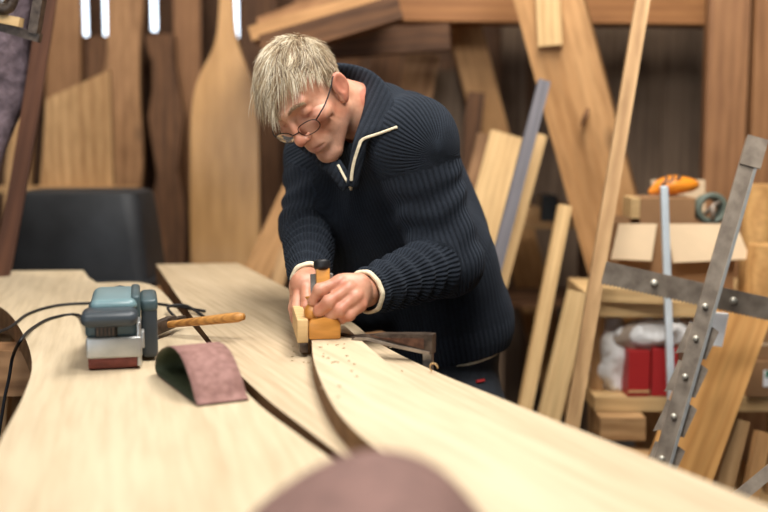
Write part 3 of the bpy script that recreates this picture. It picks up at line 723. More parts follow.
bm = bmesh.new(); tube(bm, cr([(.01, .2, .095), (.01, .26, .10), (.01, .305, .088), (.01, .31, .065), (.01, .27, .045), (.01, .23, .05)], 6), .016, 12); fin(bm, 'rear_handle', M_CHAR, r, smooth=True)
part('trigger', (.002, .285, .065), (.018, .295, .09), M_RUB, .002)
def cable(name, pts, rad, parent=None, **k):
    bm = bmesh.new(); tube(bm, cr(pts, 10), rad, 8); return tag(fin(bm, name, M_RUB, parent, smooth=True, world=parent is not None), **k)
zc = ZB+.0035
cable('power_cord', [Vector((o.x-.03, o.y+.24, ZB+.05)), Vector((o.x-.075, o.y+.2, ZB+.03)), Bp(78, 315, zc), Bp(52, 318, zc), Bp(33, 328, zc), Bp(21, 340, zc+.003), W(13, 356, 1.96), W(9, 378, 1.97), W(3, 408, 1.97), W(-4, 470, 1.97), W(-6, 620, 1.97)], .0032, r)
cable('power_cable', [Bp(205, 311, zc), Bp(150, 303, zc), Bp(100, 303, zc), Bp(60, 305, zc), Bp(30, 313, zc), Bp(12, 326, zc), Bp(9, 350, zc)-Vector((.05, 0, -.0)), Bp(5, 370, zc)-Vector((.07, 0, .12)), Bp(5, 370, zc)-Vector((.08, 0, .5))], .003, label='black power cable running behind the sander and over the plank edge', cat='cable')
cable('power_cable', [Bp(176, 318, zc), Bp(168, 312, zc)+Vector((0, 0, .01)), Bp(185, 311, zc)+Vector((0, 0, .012)), Bp(200, 314, zc), Bp(206, 318, zc)], .003, label='short loop of black cable beside the hammer head', cat='cable')
# ============================================================ HAMMER
hd = Bp(168, 336); e0 = hd+Vector((-.0, .0, .022)); tip = W(244, 316.5, hd.y-.06)
r = empty('hammer', hd, label='hammer with worn wooden handle lying behind the sander', cat='hammer')
bm = bmesh.new(); dx = (tip-e0).normalized(); n = 14; pts = [e0.lerp(tip, k/n) for k in range(n+1)]
e0 = W(164, 325, hd.y); pts = [e0.lerp(tip, k/n) for k in range(n+1)]
rad = [.0065, .0065, .0068, .007, .0073, .0077, .008, .0082, .0085, .0087, .009, .0092, .0094, .0092, .006]
tube(bm, pts, rad, 12); fin(bm, 'handle', M_HANDLE, r, smooth=True, world=True)
bm = bmesh.new()
dv = Vector((0, 1, 0)); dv = (dv-dx*dv.dot(dx)).normalized()
M = Matrix((dx, dv, dx.cross(dv))).transposed().to_4x4(); M.translation = e0
box(bm, (-.011, -.045, -.0115), (.011, .03, .0115), .003); box(bm, (-.009, .028, -.004), (.009, .065, .004), .002); box(bm, (-.013, -.055, -.013), (.013, -.042, .013), .003)
fin(bm, 'head', M_DSTEEL, r, M, world=True, autos=True)
# ============================================================ SANDING BELT LOOPS
def belt(name, c, ang, L, H, wd, mat, label, sc=1.0, skew=0, lift=0):
    """closed loop of belt: profile in (y,z), extruded along x; origin at near bottom"""
    r = empty(name, (c.x, c.y, ZB), Matrix.Rotation(ang, 3, 'Z'), label=label, cat='sanding belt')
    prof = cr([(0, .0012, 0), (L*.5, .0012, 0), (L*.93, .002, 0), (L*1.02, H*.22, 0), (L*.93, H*.62, 0), (L*.62, H*.98, 0), (L*.34, H*.93, 0), (L*.12, H*.5, 0), (L*.03, H*.16, 0)], 6, closed=True)
    for nm, m, off in (('grit_side', mat, 0), ('backing', M_BELTIN, .0012)):
        bm = bmesh.new(); n = len(prof); rows = []
        for j in range(5):
            xx_ = -wd/2+wd*j/4
            row = []
            for i, p in enumerate(prof):
                a = prof[i-1]; b = prof[(i+1) % n]; t = (b-a).normalized(); nn = Vector((t.y, -t.x, 0))
                q = p-nn*off*(1 if True else 1)
                row.append(bm.verts.new((xx_+skew*p.y, q.x, q.y+(0))))
            rows.append(row)
        for j in range(4):
            for i in range(n): bm.faces.new((rows[j][i], rows[j][(i+1) % n], rows[j+1][(i+1) % n], rows[j+1][i]))
        bmesh.ops.recalc_face_normals(bm, faces=bm.faces)
        bmesh.ops.solidify(bm, geom=bm.faces[:], thickness=.0005)
        fin(bm, nm, m, r, smooth=True)
    return r
a = Bp(222, 403); belt('sanding_belt', a, R(27), .21, .062, .075, M_SAND, 'mauve sanding belt loop lying beside the belt sander')
a = W(372, 520, .92)
belt('sanding_belt', Vector((.118, .725, 0)), R(92), .235, .128, .20, plain('worn_grit', (128, 98, 90), .85, 0, .2, 60, .4, .001), 'large mauve sanding belt loop blurred at the bottom edge')
# ============================================================ CLAMP ON PLANK
ct = ZC+.001
P0 = W(434, 352, 1.80)
r = empty('edge_clamp', (Bp(427, 366).x, Bp(427, 366).y, ZB), label='dark steel clamp holding the curved plank by the bench edge', cat='clamp')
tipp = Bp(354, 338, ct); tipp.z = ct; heel = W(433, 350, 1.73)
# arm: side profile extruded
heel = W(434, 350, 1.73); ax_ = (Vector((heel.x, heel.y, 0))-Vector((tipp.x, tipp.y, 0))); La = ax_.length; xh = ax_.normalized(); yh = Vector((0, 0, 1)); zh = xh.cross(yh)
M = Matrix((xh, yh, zh)).transposed().to_4x4(); M.translation = tipp
zh0 = W(433, 353, 1.73).z-ct; zh1 = W(433, 334, 1.73).z-ct
bm = bmesh.new(); prism(bm, [(0, 0), (.02, -.0), (La*.2, .001), (La*.55, zh0*.5), (La, zh0), (La, zh1), (La*.85, zh1), (La*.36, zh1-.004), (La*.25, zh1-.007), (.0, .004)], -.011, .011, .0)
fin(bm, 'jaw', M_DSTEEL, r, M, world=True, autos=True)
bm = bmesh.new(); prism(bm, [(La*.22, .010), (La*.9, zh0+.008), (La*.9, zh1-.006), (La*.3, zh1-.010)], .0105, .012); fin(bm, 'jaw_recess', plain('rusty_steel', (96, 66, 50), .6, .4, .4, 80), r, M, world=True)
bm = bmesh.new(); prism(bm, [(La*.0, -.0), (La*.2, .0), (La*.55, zh0*.5-.001), (La*.97, zh0-.001), (La*.97, zh0+.004), (La*.55, zh0*.5+.004), (La*.2, .005), (La*.05, .004)], .0105, .0145); fin(bm, 'jaw_flange', M_OLDST, r, M, world=True)
bp_ = Vector((heel.x, heel.y, 0)); bm = bmesh.new(); box(bm, (-.012, -.006, -.42), (.004, .006, zh0+.03+ct-ct), .001); 
MM = Matrix.Rotation(math.atan2(xh.y, xh.x), 4, 'Z'); MM.translation = (heel.x-xh.x*.006, heel.y-xh.y*.006, ct)
fin(bm, 'bar', M_STEEL, r, MM, world=True)
tag(r.children[-1], 'bright steel bar')
bm = bmesh.new(); prism(bm, [(.0, 0), (La, 0), (La, -.03), (0, -.012)], -.01, .01); M2 = M.copy(); M2.translation = Vector((tipp.x, tipp.y, ZB-TH-.03)); fin(bm, 'lower_jaw', M_DSTEEL, r, M2, world=True)
# second thin steel bar lying behind the plane
beam('steel_strip', Bp(338, 333, ZC+.003), Bp(372, 339, ZC+.003), .012, .004, M_DSTEEL, (0, 0, 1), label='narrow dark steel strip lying beside the plane on the curved plank', cat='strip')
# ============================================================ WOODEN PLANE
pf = Bp(325, 340, ZC); pf.z = ZC+.0008
ang = R(8)
r = empty('hand_plane', pf, Matrix.Rotation(ang, 3, 'Z'), label='small wooden hand plane held on the end of the curved plank', cat='hand plane')
bm = bmesh.new(); prof = [(-.0265, 0), (.0265, 0), (.0265, .026), (.022, .033), (.0, .0375), (-.022, .033), (-.0265, .026)]
V0 = [bm.verts.new((x, 0.0, z)) for x, z in prof]; V1 = [bm.verts.new((x, .17, z)) for x, z in prof]
bm.faces.new(V0); bm.faces.new(V1[::-1])
for k in range(7): bm.faces.new((V0[k], V0[(k+1) % 7], V1[(k+1) % 7], V1[k]))
bmesh.ops.bevel(bm, geom=bm.edges[:], offset=.0025, segments=2, profile=.5, affect='EDGES')
fin(bm, 'body', M_TOOLW, r, autos=True)
part('fence', (-.046, .004, -.006), (-.0275, .16, .034), M_YEL, .002)['label'] = 'pale side fence'
part('fence_plate', (-.042, .004, -.0225), (-.0285, .05, -.0065), M_DSTEEL, .001)
bm = bmesh.new(); tube(bm, cr([(-.018, .026, .03), (-.020, .028, .046), (-.017, .030, .058), (-.018, .032, .070)], 5), [.011+.003*math.sin(k*.5) for k in range(16)], 12); fin(bm, 'horn', M_TOOLW, r, smooth=True)
Mw = Matrix.Translation((.002, .055, .03)) @ Matrix.Rotation(R(-14), 4, 'X')
bm = bmesh.new(); box(bm, (-.011, -.008, 0), (.013, .008, .084), .003, 2, M=Mw); fin(bm, 'wedge', M_TOOLW, r, autos=True)
bm = bmesh.new(); box(bm, (-.020, .009, -.01), (.020, .013, .075), .001, 1, M=Mw); fin(bm, 'iron', M_STEEL, r)
bm = bmesh.new(); co = cr([(0, 0, .080), (0, 0, .084), (0, 0, .090), (0, 0, .096), (0, 0, .099)], 3); tube(bm, [Mw @ p for p in co], [.010, .0115, .0135, .0142, .0145, .0147, .0147, .0147, .0145, .014, .012, .008, .003], 16)
fin(bm, 'strike_knob', M_RUB, r, smooth=True)
# shavings
bm = bmesh.new(); rnd = random.Random(5)
spots = [(300+rnd.uniform(-8, 50), 338+rnd.uniform(4, 26)) for _ in range(26)]+[(rnd.uniform(320, 420), rnd.uniform(345, 400)) for _ in range(12)]
for px, py in spots:
    zz2 = ZC if px > 318 and px < 385 and (py > 342) else ZB
    c = Bp(px, py, zz2); a = rnd.uniform(0, 6.3); s = rnd.uniform(.001, .0028)
    M = Matrix.Translation((c.x, c.y, zz2+.0012)) @ Matrix.Rotation(a, 4, 'Z') @ Matrix.Rotation(rnd.uniform(-.2, .2), 4, 'X')
    box(bm, (-s, -s*.5, -.0006), (s, s*.5, .0006), 0, 1, M=M)
tag(fin(bm, 'wood_chips', M_PALE2), 'tiny pale wood chips scattered around the plane', 'wood chips', kind='stuff')
bm = bmesh.new(); c = Bp(433, 372); pts = []
for k in range(14): t = k/13*4.2; pts.append((c.x+.007*math.cos(t)*(1-k*.03), c.y-.012+k*.0006, ZB+.0085+.0075*math.sin(t)))
tube(bm, pts, .0012, 5); tag(fin(bm, 'curled_shaving', M_YEL, smooth=True), 'single curled wood shaving beside the clamp at the plank edge', 'shaving')
# ============================================================ THE MAN
hip = W(440, 372, 2.33)
man = empty('person', (hip.x, hip.y, 0), label='grey-haired man in glasses and dark navy sweater bending over the plank, planing', cat='person')
# ---- skin
m, nt, b, N, L = newmat('skin')
tc = N.new('ShaderNodeTexCoord'); n1 = N.new('ShaderNodeTexNoise'); n1.inputs['Scale'].default_value = 30; n1.inputs['Detail'].default_value = 6; L.new(tc.outputs['Object'], n1.inputs['Vector'])
mx = N.new('ShaderNodeMix'); mx.data_type = 'RGBA'; mx.inputs['A'].default_value = lin((204, 154, 126)); mx.inputs['B'].default_value = lin((176, 114, 86))
rp = N.new('ShaderNodeValToRGB'); rp.color_ramp.elements[0].position = .35; rp.color_ramp.elements[1].position = .7; L.new(n1.outputs['Fac'], rp.inputs[0]); L.new(rp.outputs[0], mx.inputs['Factor'])
at = N.new('ShaderNodeAttribute'); at.attribute_name = 'tint'
mx2 = N.new('ShaderNodeMix'); mx2.data_type = 'RGBA'; mx2.inputs['B'].default_value = lin((166, 84, 66)); L.new(at.outputs['Fac'], mx2.inputs['Factor']); L.new(mx.outputs['Result'], mx2.inputs['A'])
at2 = N.new('ShaderNodeAttribute'); at2.attribute_name = 'stubble'
mx3 = N.new('ShaderNodeMix'); mx3.data_type = 'RGBA'; mx3.inputs['B'].default_value = lin((128, 104, 92)); L.new(mx2.outputs['Result'], mx3.inputs['A'])
n5 = N.new('ShaderNodeTexNoise'); n5.inputs['Scale'].default_value = 500; L.new(tc.outputs['Object'], n5.inputs['Vector'])
mm = N.new('ShaderNodeMath'); mm.operation = 'MULTIPLY'; L.new(at2.outputs['Fac'], mm.inputs[0]); L.new(n5.outputs['Fac'], mm.inputs[1]); L.new(mm.outputs[0], mx3.inputs['Factor'])
L.new(mx3.outputs['Result'], b.inputs['Base Color']); b.inputs['Roughness'].default_value = .48
b.inputs['Subsurface Weight'].default_value = .15; b.inputs['Subsurface Radius'].default_value = (.01, .004, .002); b.inputs['Subsurface Scale'].default_value = .6
n6 = N.new('ShaderNodeTexNoise'); n6.inputs['Scale'].default_value = 140; n6.inputs['Detail'].default_value = 5; L.new(tc.outputs['Object'], n6.inputs['Vector'])
bu = N.new('ShaderNodeBump'); bu.inputs['Strength'].default_value = .35; bu.inputs['Distance'].default_value = .0015; L.new(n6.outputs['Fac'], bu.inputs['Height']); L.new(bu.outputs[0], b.inputs['Normal'])
M_SKIN = m
# ---- head frame
HS = .93; hc = W(308.5, 97, 2.08)
Lh = cdir(.76, .25, .60).normalized(); Fh = cdir(-.22, -.75, .62); Fh = (Fh-Lh*Fh.dot(Lh)).normalized(); Uh = Fh.cross(Lh).normalized()
HR = np.array([(-Lh)[:], Fh[:], Uh[:]])      # rows: right, forward, up
def tolocal(p): return (p-A3(hc))@HR.T/HS
def toworld(q): return (np.asarray(q)*HS)@HR+A3(hc)
def H(x, y, z): return Vector(toworld(np.array([[x, y, z]]))[0])
nb = A3(W(378, 118, 2.17))
nbl = tolocal(nb[None])[0]
def head(q):
    x = np.abs(q[:, 0]); s = np.stack([x, q[:, 1], q[:, 2]], 1)
    d = s_ell(s, (0, -.010, .037), (.075, .092, .084))
    d = smin(d, s_ell(s, (0, .030, -.02), (.060, .060, .082)), .02)
    d = smin(d, s_cap(s, (.050, .005, -.052), (.016, .068, -.098), .016, .016), .022)      # jaw
    d = smin(d, s_sph(s, (0, .076, -.101), .018), .018)
    d = smin(d, s_ell(s, (.046, .056, -.014), (.020, .022, .016)), .018)                 # cheekbone
    d = smin(d, s_cap(s, (.006, .088, .036), (.040, .072, .036), .0105, .009), .012)       # brow
    d = smax(d, -s_ell(s, (.033, .098, .013), (.019, .018, .0135)), .012)                # socket
    d = smin(d, s_sph(s, (.0315, .069, .012), .0145), .003)                               # lid
    d = smax(d, -s_cap(s, (.020, .0835, .0065), (.043, .077, .0065), .0012), .0022)         # lid slit
    d = smin(d, s_cap(s, (0, .086, .024), (0, .110, -.018), .0075, .0095), .010)           # nose bridge
    d = smin(d, s_sph(s, (0, .110, -.024), .0115), .007)
    d = smin(d, s_ell(s, (.0125, .101, -.028), (.0075, .010, .0075)), .006)
    d = smax(d, -s_sph(s, (.007, .108, -.037), .0035), .003)
    d = smin(d, s_ell(s, (0, .078, -.060), (.030, .018, .026)), .012)                     # muzzle
    d = smin(d, s_cap(s, (0, .0935, -.0565), (.021, .086, -.0605), .0045, .003), .005)
    d = smin(d, s_cap(s, (0, .0925, -.070), (.018, .086, -.067), .0058, .003), .005)
    d = smax(d, -s_cap(s, (0, .0995, -.0625), (.024, .089, -.0635), .0016), .0025)
    d = smax(d, -s_cap(s, (0, .095, -.083), (.012, .091, -.082), .004), .008)
    d = smax(d, -s_cap(s, (.0185, .1005, -.028), (.034, .086, -.064), .0034), .006)         # nasolabial
    d = smax(d, -s_cap(s, (.040, .080, -.055), (.036, .075, -.092), .0028), .006)           # mouth/jowl crease
    d = smax(d, -s_cap(s, (.050, .076, -.035), (.050, .060, -.078), .0028), .007)           # cheek crease
    for k, zc_ in enumerate((.004, .012, .020)):
        d = smax(d, -s_cap(s, (.049, .068, .010), (.062, .050, zc_-.004), .0008), .0025)       # crow's feet
    d = smax(d, -s_cap(s, (.020, .090, -.003), (.042, .080, -.006), .0018), .004)           # eye bag
    for zc_ in (.050, .060, .070): d = smax(d, -s_cap(s, (0, .093-(zc_-.05)*.4, zc_), (.035, .078-(zc_-.05)*.4, zc_), .0008), .003)
    d = smax(d, -s_cap(s, (.006, .093, .040), (.005, .094, .052), .0012), .003)            # frown line
    d = smax(d, -s_cap(s, (.056, .060, -.02), (.060, .040, -.06), .0014), .006)
    d = smax(d, -s_cap(s, (.030, .060, -.118), (.045, .02, -.085), .0015), .006)
    # ear
    e = s.copy(); c_, s_ = math.cos(.25), math.sin(.25)
    ex = e[:, 0]-.076; ey = e[:, 1]+.004; ez = e[:, 2]+.012
    yy_ = ey*c_+ez*s_; zz_ = -ey*s_+ez*c_; xx_ = ex+ey*.45+.000
    E = np.stack([xx_, yy_, zz_], 1)
    er = s_ell(E, (.004, 0, .004), (.0075, .0175, .0275)); er = smin(er, s_ell(E, (0.003, .004, -.022), (.006, .010, .012)), .006)
    er = smax(er, -s_ell(E, (.011, .002, .005), (.0055, .011, .018)), .003)
    er = smin(er, s_cap(E, (.004, -.004, .016), (.005, -.003, -.012), .0028), .004)
    d = smin(d, er, .004)
    # neck (not mirrored)
    d = smin(d, s_cap(q, (0, -.020, -.030), nbl, .058, .064), .022)
    d = smin(d, s_cap(s, (.055, -.03, -.03), (nbl[0]*.0+.02, nbl[1]*.6, nbl[2]*.75), .012, .012), .02)
    return d
parts_sk = []
co, fa = surfnet(head, (-.10, min(-.12, nbl[1]-.02), min(-.13, nbl[2]-.0)), (.10, .135, .145), .0022)
loc_head = co.copy(); parts_sk.append((toworld(co), fa[:, ::1]))
# joints (world)
J = lambda x, y, Y: A3(W(x, y, Y))
shL = J(414, 140, 2.06); elL = J(449, 262, 2.06); wrL = J(366, 292, 1.86)
shR = J(320, 158, 2.36); elR = J(309, 228, 2.25); wrR = J(309, 279, 1.975)
DY = -.088
K = lambda x, y, Y: J(x, y, Y+DY)
def handL(p):
    d = s_cap(p, wrL, K(352, 294, 1.895), .027, .028)
    d = smin(d, s_cap(p, K(342, 286, 1.89), K(356, 302, 1.885), .017, .016), .02)
    d = smin(d, s_cap(p, K(360, 284, 1.90), K(341, 284, 1.89), .018, .013), .015)
    fs = [([K(339, 283, 1.880), K(320, 290, 1.865), K(313.5, 301, 1.872), K(317, 309, 1.884)], [.0118, .0108, .0098, .008]),
          ([K(348, 289, 1.872), K(329, 302, 1.852), K(319, 311, 1.858), K(320, 316, 1.876)], [.0122, .0112, .0100, .0085]),
          ([K(355, 297, 1.868), K(340, 310, 1.852), K(330, 316, 1.862), K(330, 319, 1.88)], [.0118, .0108, .0096, .008]),
          ([K(360, 305, 1.872), K(349, 315, 1.858), K(341, 319, 1.868), K(340, 320, 1.885)], [.0105, .0098, .0088, .0075])]
    for pts, rs in fs: d = smin(d, s_chain(p, pts, rs, .003), .0035)
    for pts, rs in fs:
        d = smin(d, s_sph(p, pts[0], rs[0]*1.12), .006)
        d = smin(d, s_sph(p, pts[1]*.99+pts[0]*.01, rs[1]*1.05), .004)
    d = smin(d, s_chain(p, [K(358, 288, 1.915), K(341, 288, 1.93), K(328, 287, 1.935), K(320, 285, 1.935)], [.015, .013, .0115, .009], .005), .006)
    return d
def handR(p):
    d = s_cap(p, wrR, K(303, 284, 2.035), .026, .024)
    d = smin(d, s_cap(p, K(306, 284, 2.03), K(299, 290, 2.045), .016, .015), .018)
    fs = [([K(306, 288, 2.015), K(306.5, 300, 1.995), K(305.5, 307, 1.987), K(305, 312, 1.983)], [.0115, .0105, .0095, .0082]),
          ([K(299, 292, 2.02), K(296.5, 308, 2.0), K(298, 322, 1.985), K(300.5, 332, 1.972)], [.0115, .0108, .0095, .008]),
          ([K(296, 293, 2.045), K(293.5, 308, 2.035), K(295, 318, 2.02), K(297, 325, 2.01)], [.011, .010, .009, .0078]),
          ([K(296, 291, 2.065), K(295, 304, 2.06), K(296, 312, 2.05), K(298, 318, 2.04)], [.010, .009, .0082, .007])]
    for pts, rs in fs: d = smin(d, s_chain(p, pts, rs, .003), .003)
    d = smin(d, s_chain(p, [K(310, 282, 2.03), K(316, 287, 2.02), K(320, 293, 2.01), K(321, 299, 2.0)], [.015, .0125, .011, .009], .005), .006)
    return d
def regn(pts, pad): pts = np.array(pts); return pts.min(0)-pad, pts.max(0)+pad
lo, hi = regn([wrL, K(313, 285, 1.86), K(345, 322, 1.94), K(355, 280, 1.85)], .03); parts_sk.append(surfnet(handL, lo, hi, .0019))
lo, hi = regn([wrR, K(293, 285, 1.97), K(322, 335, 2.07)], .03); parts_sk.append(surfnet(handR, lo, hi, .0019))
# trunk, arms and legs under the clothes
bl = Vector((.6, -.8, 0)).normalized(); bf = Vector((-.8, -.6, 0)).normalized(); BL = A3(bl); BF = A3(bf)
HP = A3(hip); 
def s_ecap(p, a, b, ra, rb, sq):       # squashed front to back
    a = np.array(a); o = ((p-a)@BF); q = p+((sq-1)*o)[:, None]*BF
    b2 = np.array(b); ob = ((b2-a)@BF); b2 = b2+(sq-1)*ob*BF
    return s_cap(q, a, b2, ra, rb)/sq*1.15
chest = J(388, 190, 2.23); belly = J(428, 300, 2.30); upch = J(374, 140, 2.23)
hL = HP+BL*.085+np.array([0, 0, -.06]); hR = HP-BL*.085+np.array([0, 0, -.06])
kL = hL+BF*.03+np.array([0, 0, -.41]); kR = hR+BF*.08+np.array([0, 0, -.41])
kL[2] = .49; kR[2] = .49
aL = np.array([kL[0], kL[1], .09])-BF*.03; aR = np.array([kR[0], kR[1], .09])-BF*.02
def trunk(p):
    d = s_ecap(p, chest, belly, .13, .12, 1.4)
    d = smin(d, s_ecap(p, belly, HP, .11, .095, 1.35), .04)
    d = smin(d, s_cap(p, nb+np.array([.0, 0, -.0]), upch, .055, .08), .05)
    for sh, el, wr in ((shL, elL, wrL), (shR, elR, wrR)):
        d = smin(d, s_cap(p, upch, sh, .07, .05), .04); d = smin(d, s_cap(p, sh, el, .05, .038), .02); d = smin(d, s_cap(p, el, wr, .040, .026), .015)
    for h_, k_, a_ in ((hL, kL, aL), (hR, kR, aR)):
        d = smin(d, s_cap(p, h_, k_, .07, .055), .02); d = smin(d, s_cap(p, k_, a_, .052, .036), .02)
    return d
allj = np.array([shL, elL, wrL, shR, elR, wrR, hL, hR, kL, kR, aL, aR, chest, belly])
parts_sk.append(surfnet(trunk, allj.min(0)-.15, allj.max(0)+np.array([.15, .15, .12]), .011))
me = npmesh('body', parts_sk)
nh = len(loc_head); nv = len(me.vertices)
tint = np.zeros(nv, np.float32); stb = np.zeros(nv, np.float32)
q = loc_head; ax = np.abs(q[:, 0])
lips = np.exp(-(((q[:, 2]+.0635)/.0085)**2+(ax/.020)**4))*(q[:, 1] > .08)
nose = .45*np.exp(-(((q[:, 2]+.026)/.016)**2+(ax/.016)**2))*(q[:, 1] > .09)
chk = .40*np.exp(-(((q[:, 2]+.018)/.022)**2+((ax-.045)/.02)**2))*(q[:, 1] > .02)
ear = .45*(ax > .075)
eye = .5*np.exp(-(((q[:, 2]-.006)/.006)**2+((ax-.032)/.014)**2))*(q[:, 1] > .06)
neckt = .35*np.clip((-.03-q[:, 1])/.04, 0, 1)*(q[:, 2] < -.02)
tint[:nh] = np.clip(lips*.8+nose+chk+ear+eye+neckt, 0, .9)
stb[:nh] = np.clip((-.045-q[:, 2])/.02, 0, 1)*np.clip((q[:, 1]+.01)/.03, 0, 1)*.8+.4*((ax > .06) & (q[:, 2] > -.03) & (q[:, 2] < .03) & (q[:, 1] > .008) & (q[:, 1] < .03))
hv = np.arange(nh, nh+len(parts_sk[1][0])+len(parts_sk[2][0])); hp_ = np.concatenate([parts_sk[1][0], parts_sk[2][0]])
tipz = np.zeros(len(hp_))
for c_ in (K(339, 283, 1.88), K(348, 289, 1.872), K(355, 297, 1.868), K(360, 305, 1.872), K(320, 290, 1.865), K(329, 302, 1.852), K(340, 310, 1.852), K(349, 315, 1.858)):
    tipz = np.maximum(tipz, .5*np.exp(-(np.linalg.norm(hp_-c_, axis=1)/.013)**2))
tint[hv] = tipz+.08
for nm, arr in (('tint', tint), ('stubble', stb)):
    a_ = me.attributes.new(nm, 'FLOAT', 'POINT'); a_.data.foreach_set('value', arr)
link('body', me, M_SKIN, man, world=True)
# ---- hair
hm, nt, b, N, L = newmat('hair')
at = N.new('ShaderNodeAttribute'); at.attribute_name = 'hv'
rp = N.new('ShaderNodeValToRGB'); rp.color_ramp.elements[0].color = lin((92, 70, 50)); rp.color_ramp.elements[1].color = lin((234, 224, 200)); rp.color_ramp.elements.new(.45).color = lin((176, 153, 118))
L.new(at.outputs['Fac'], rp.inputs[0]); L.new(rp.outputs[0], b.inputs['Base Color']); b.inputs['Roughness'].default_value = .42
def hairline(x, y, z):   # > 0 where hair grows
    ax = abs(x)
    if y > .03:                        # forehead
        return z-(.070+.010*math.sin(ax*40))
    lim = -.005 if y > -.012 else (-.045)     # above ear / nape
    if y > .0: lim = -.004+(y-.0)*2.2
    return z-lim
V = []; Fq = []; hval = []
sc0 = np.array([0, -.010, .037]); sr0 = np.array([.0765, .0935, .0855])
rnd = random.Random(11)
# undercap
cap = bmesh.new(); bmesh.ops.create_icosphere(cap, subdivisions=5, radius=1)
cv = np.array([v.co[:] for v in cap.verts])*(sr0+.003)+sc0
bad = [v for v, c in zip(cap.verts, cv) if hairline(*c) < 0]
for v, c in zip(cap.verts, cv): v.co = Vector(toworld(c[None])[0])
bmesh.ops.delete(cap, geom=bad, context='VERTS')
capverts = [v.co.copy() for v in cap.verts]; capfaces = [[v.index for v in f.verts] for f in (cap.verts.index_update() or cap.faces)]
cap.free()
crown = np.array([0.01, -.055, .112])
def strand(root, nst, ln, wdt, lift):
    p = np.array(root); nrm = (p-sc0)/sr0**2; nrm /= np.linalg.norm(nrm)
    fl = p-crown; fl[1] += .05 if p[2] > .06 else 0.0
    fl += np.array([0, .06, 0]) if p[2] > .05 else np.array([0, .012, -.05])
    fl[0] += .035*(-1 if rnd.random() < .0 else 1)*(1 if p[2] > .08 else 0)*rnd.uniform(0, .9)
    fl = fl-nrm*(fl@nrm); fl /= np.linalg.norm(fl)+1e-9
    jit = np.array([rnd.gauss(0, .16), rnd.gauss(0, .16), rnd.gauss(0, .16)]); nz = mnoise.noise_vector(Vector(p*38)); fl = fl+jit+np.array(nz[:])*1.3; fl = fl-nrm*(fl@nrm); fl /= np.linalg.norm(fl)
    d = fl*(1-lift)+nrm*lift; d /= np.linalg.norm(d); step = ln/nst; pts = [p.copy()]
    grav = HR@np.array([0, 0, -1.0])
    for k in range(nst):
        q_ = (p-sc0)/sr0; rr_ = np.linalg.norm(q_); nn = q_/sr0; nn /= np.linalg.norm(nn)
        d = d+grav*.16-nn*.10
        hgt = (rr_-1)*.088; want = .002+.008*lift*4*(k+1)/nst
        if hgt < want: d = d+nn*max(0, .35-(d@nn))*1.0
        d /= np.linalg.norm(d); p = p+d*step; pts.append(p.copy())
    return pts
def addstrand(pts, wdt, val):
    P = [Vector(x) for x in toworld(np.array(pts))]; n = len(P); base = len(V)
    t0 = (P[1]-P[0]).normalized(); u = t0.orthogonal().normalized()
    for i, p in enumerate(P):
        t = (P[min(i+1, n-1)]-P[max(i-1, 0)]).normalized(); u = (u-t*u.dot(t)).normalized(); w = t.cross(u); r_ = wdt*(1-.85*(i/(n-1))**1.5)
        for k in range(3): a = 2*math.pi*k/3; V.append(p+(u*math.cos(a)+w*math.sin(a))*r_); hval.append(val)
    for i in range(n-1):
        for k in range(3): Fq.append((base+3*i+k, base+3*i+(k+1) % 3, base+3*i+3+(k+1) % 3, base+3*i+3+k))
cnt = 0
while cnt < 5200:
    v = np.array([rnd.gauss(0, 1) for _ in range(3)]); v /= np.linalg.norm(v); p = sc0+v*sr0
    if hairline(*p) < 0: continue
    cnt += 1
    topness = min(1, max(0, (p[2]-.04)/.05)); front = min(1, max(0, (p[1]+.0)/.07))
    ln = .024+.026*topness+.036*topness*front; ln *= rnd.uniform(.7, 1.15)
    if p[2] < .03: ln *= .75
    g = .5+.5*math.sin(v[0]*9+v[1]*5+math.sin(v[2]*8)*2)
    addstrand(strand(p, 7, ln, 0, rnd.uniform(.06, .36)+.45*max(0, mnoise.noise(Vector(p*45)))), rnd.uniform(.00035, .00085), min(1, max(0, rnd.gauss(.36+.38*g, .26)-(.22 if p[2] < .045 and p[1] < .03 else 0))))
me = bpy.data.meshes.new('hair'); nb0 = len(V)
me.from_pydata([tuple(v) for v in V]+[tuple(v) for v in capverts], [], [list(f) for f in Fq]+[[i+nb0 for i in f] for f in capfaces]); me.update()
a_ = me.attributes.new('hv', 'FLOAT', 'POINT'); a_.data.foreach_set('value', hval+[.12]*len(capverts))  # undercap gets a dark value: painted shade between the strands
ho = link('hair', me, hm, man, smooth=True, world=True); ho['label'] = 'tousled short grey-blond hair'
# eyebrows
for s in (-1, 1):
    V.clear(); Fq.clear(); hval.clear()
    for k in range(130):
        t = rnd.random(); x = s*(.012+.036*t); y = .0965-.018*t**1.4; z = .036+.006*math.sin(t*3)+rnd.uniform(-.003, .003)
        q = np.array([x, y, z]); d = np.array([s*.8, .25, .25-.7*t]); d /= np.linalg.norm(d)
        addstrand([q, q+d*.004, q+d*.008+np.array([0, .001, -.001])], .0004, rnd.uniform(.0, .6))
    me = bpy.data.meshes.new('eyebrow'); me.from_pydata([tuple(v) for v in V], [], [list(f) for f in Fq]); me.update()
    a_ = me.attributes.new('hv', 'FLOAT', 'POINT'); a_.data.foreach_set('value', hval); link('eyebrow', me, hm, man, smooth=True, world=True)
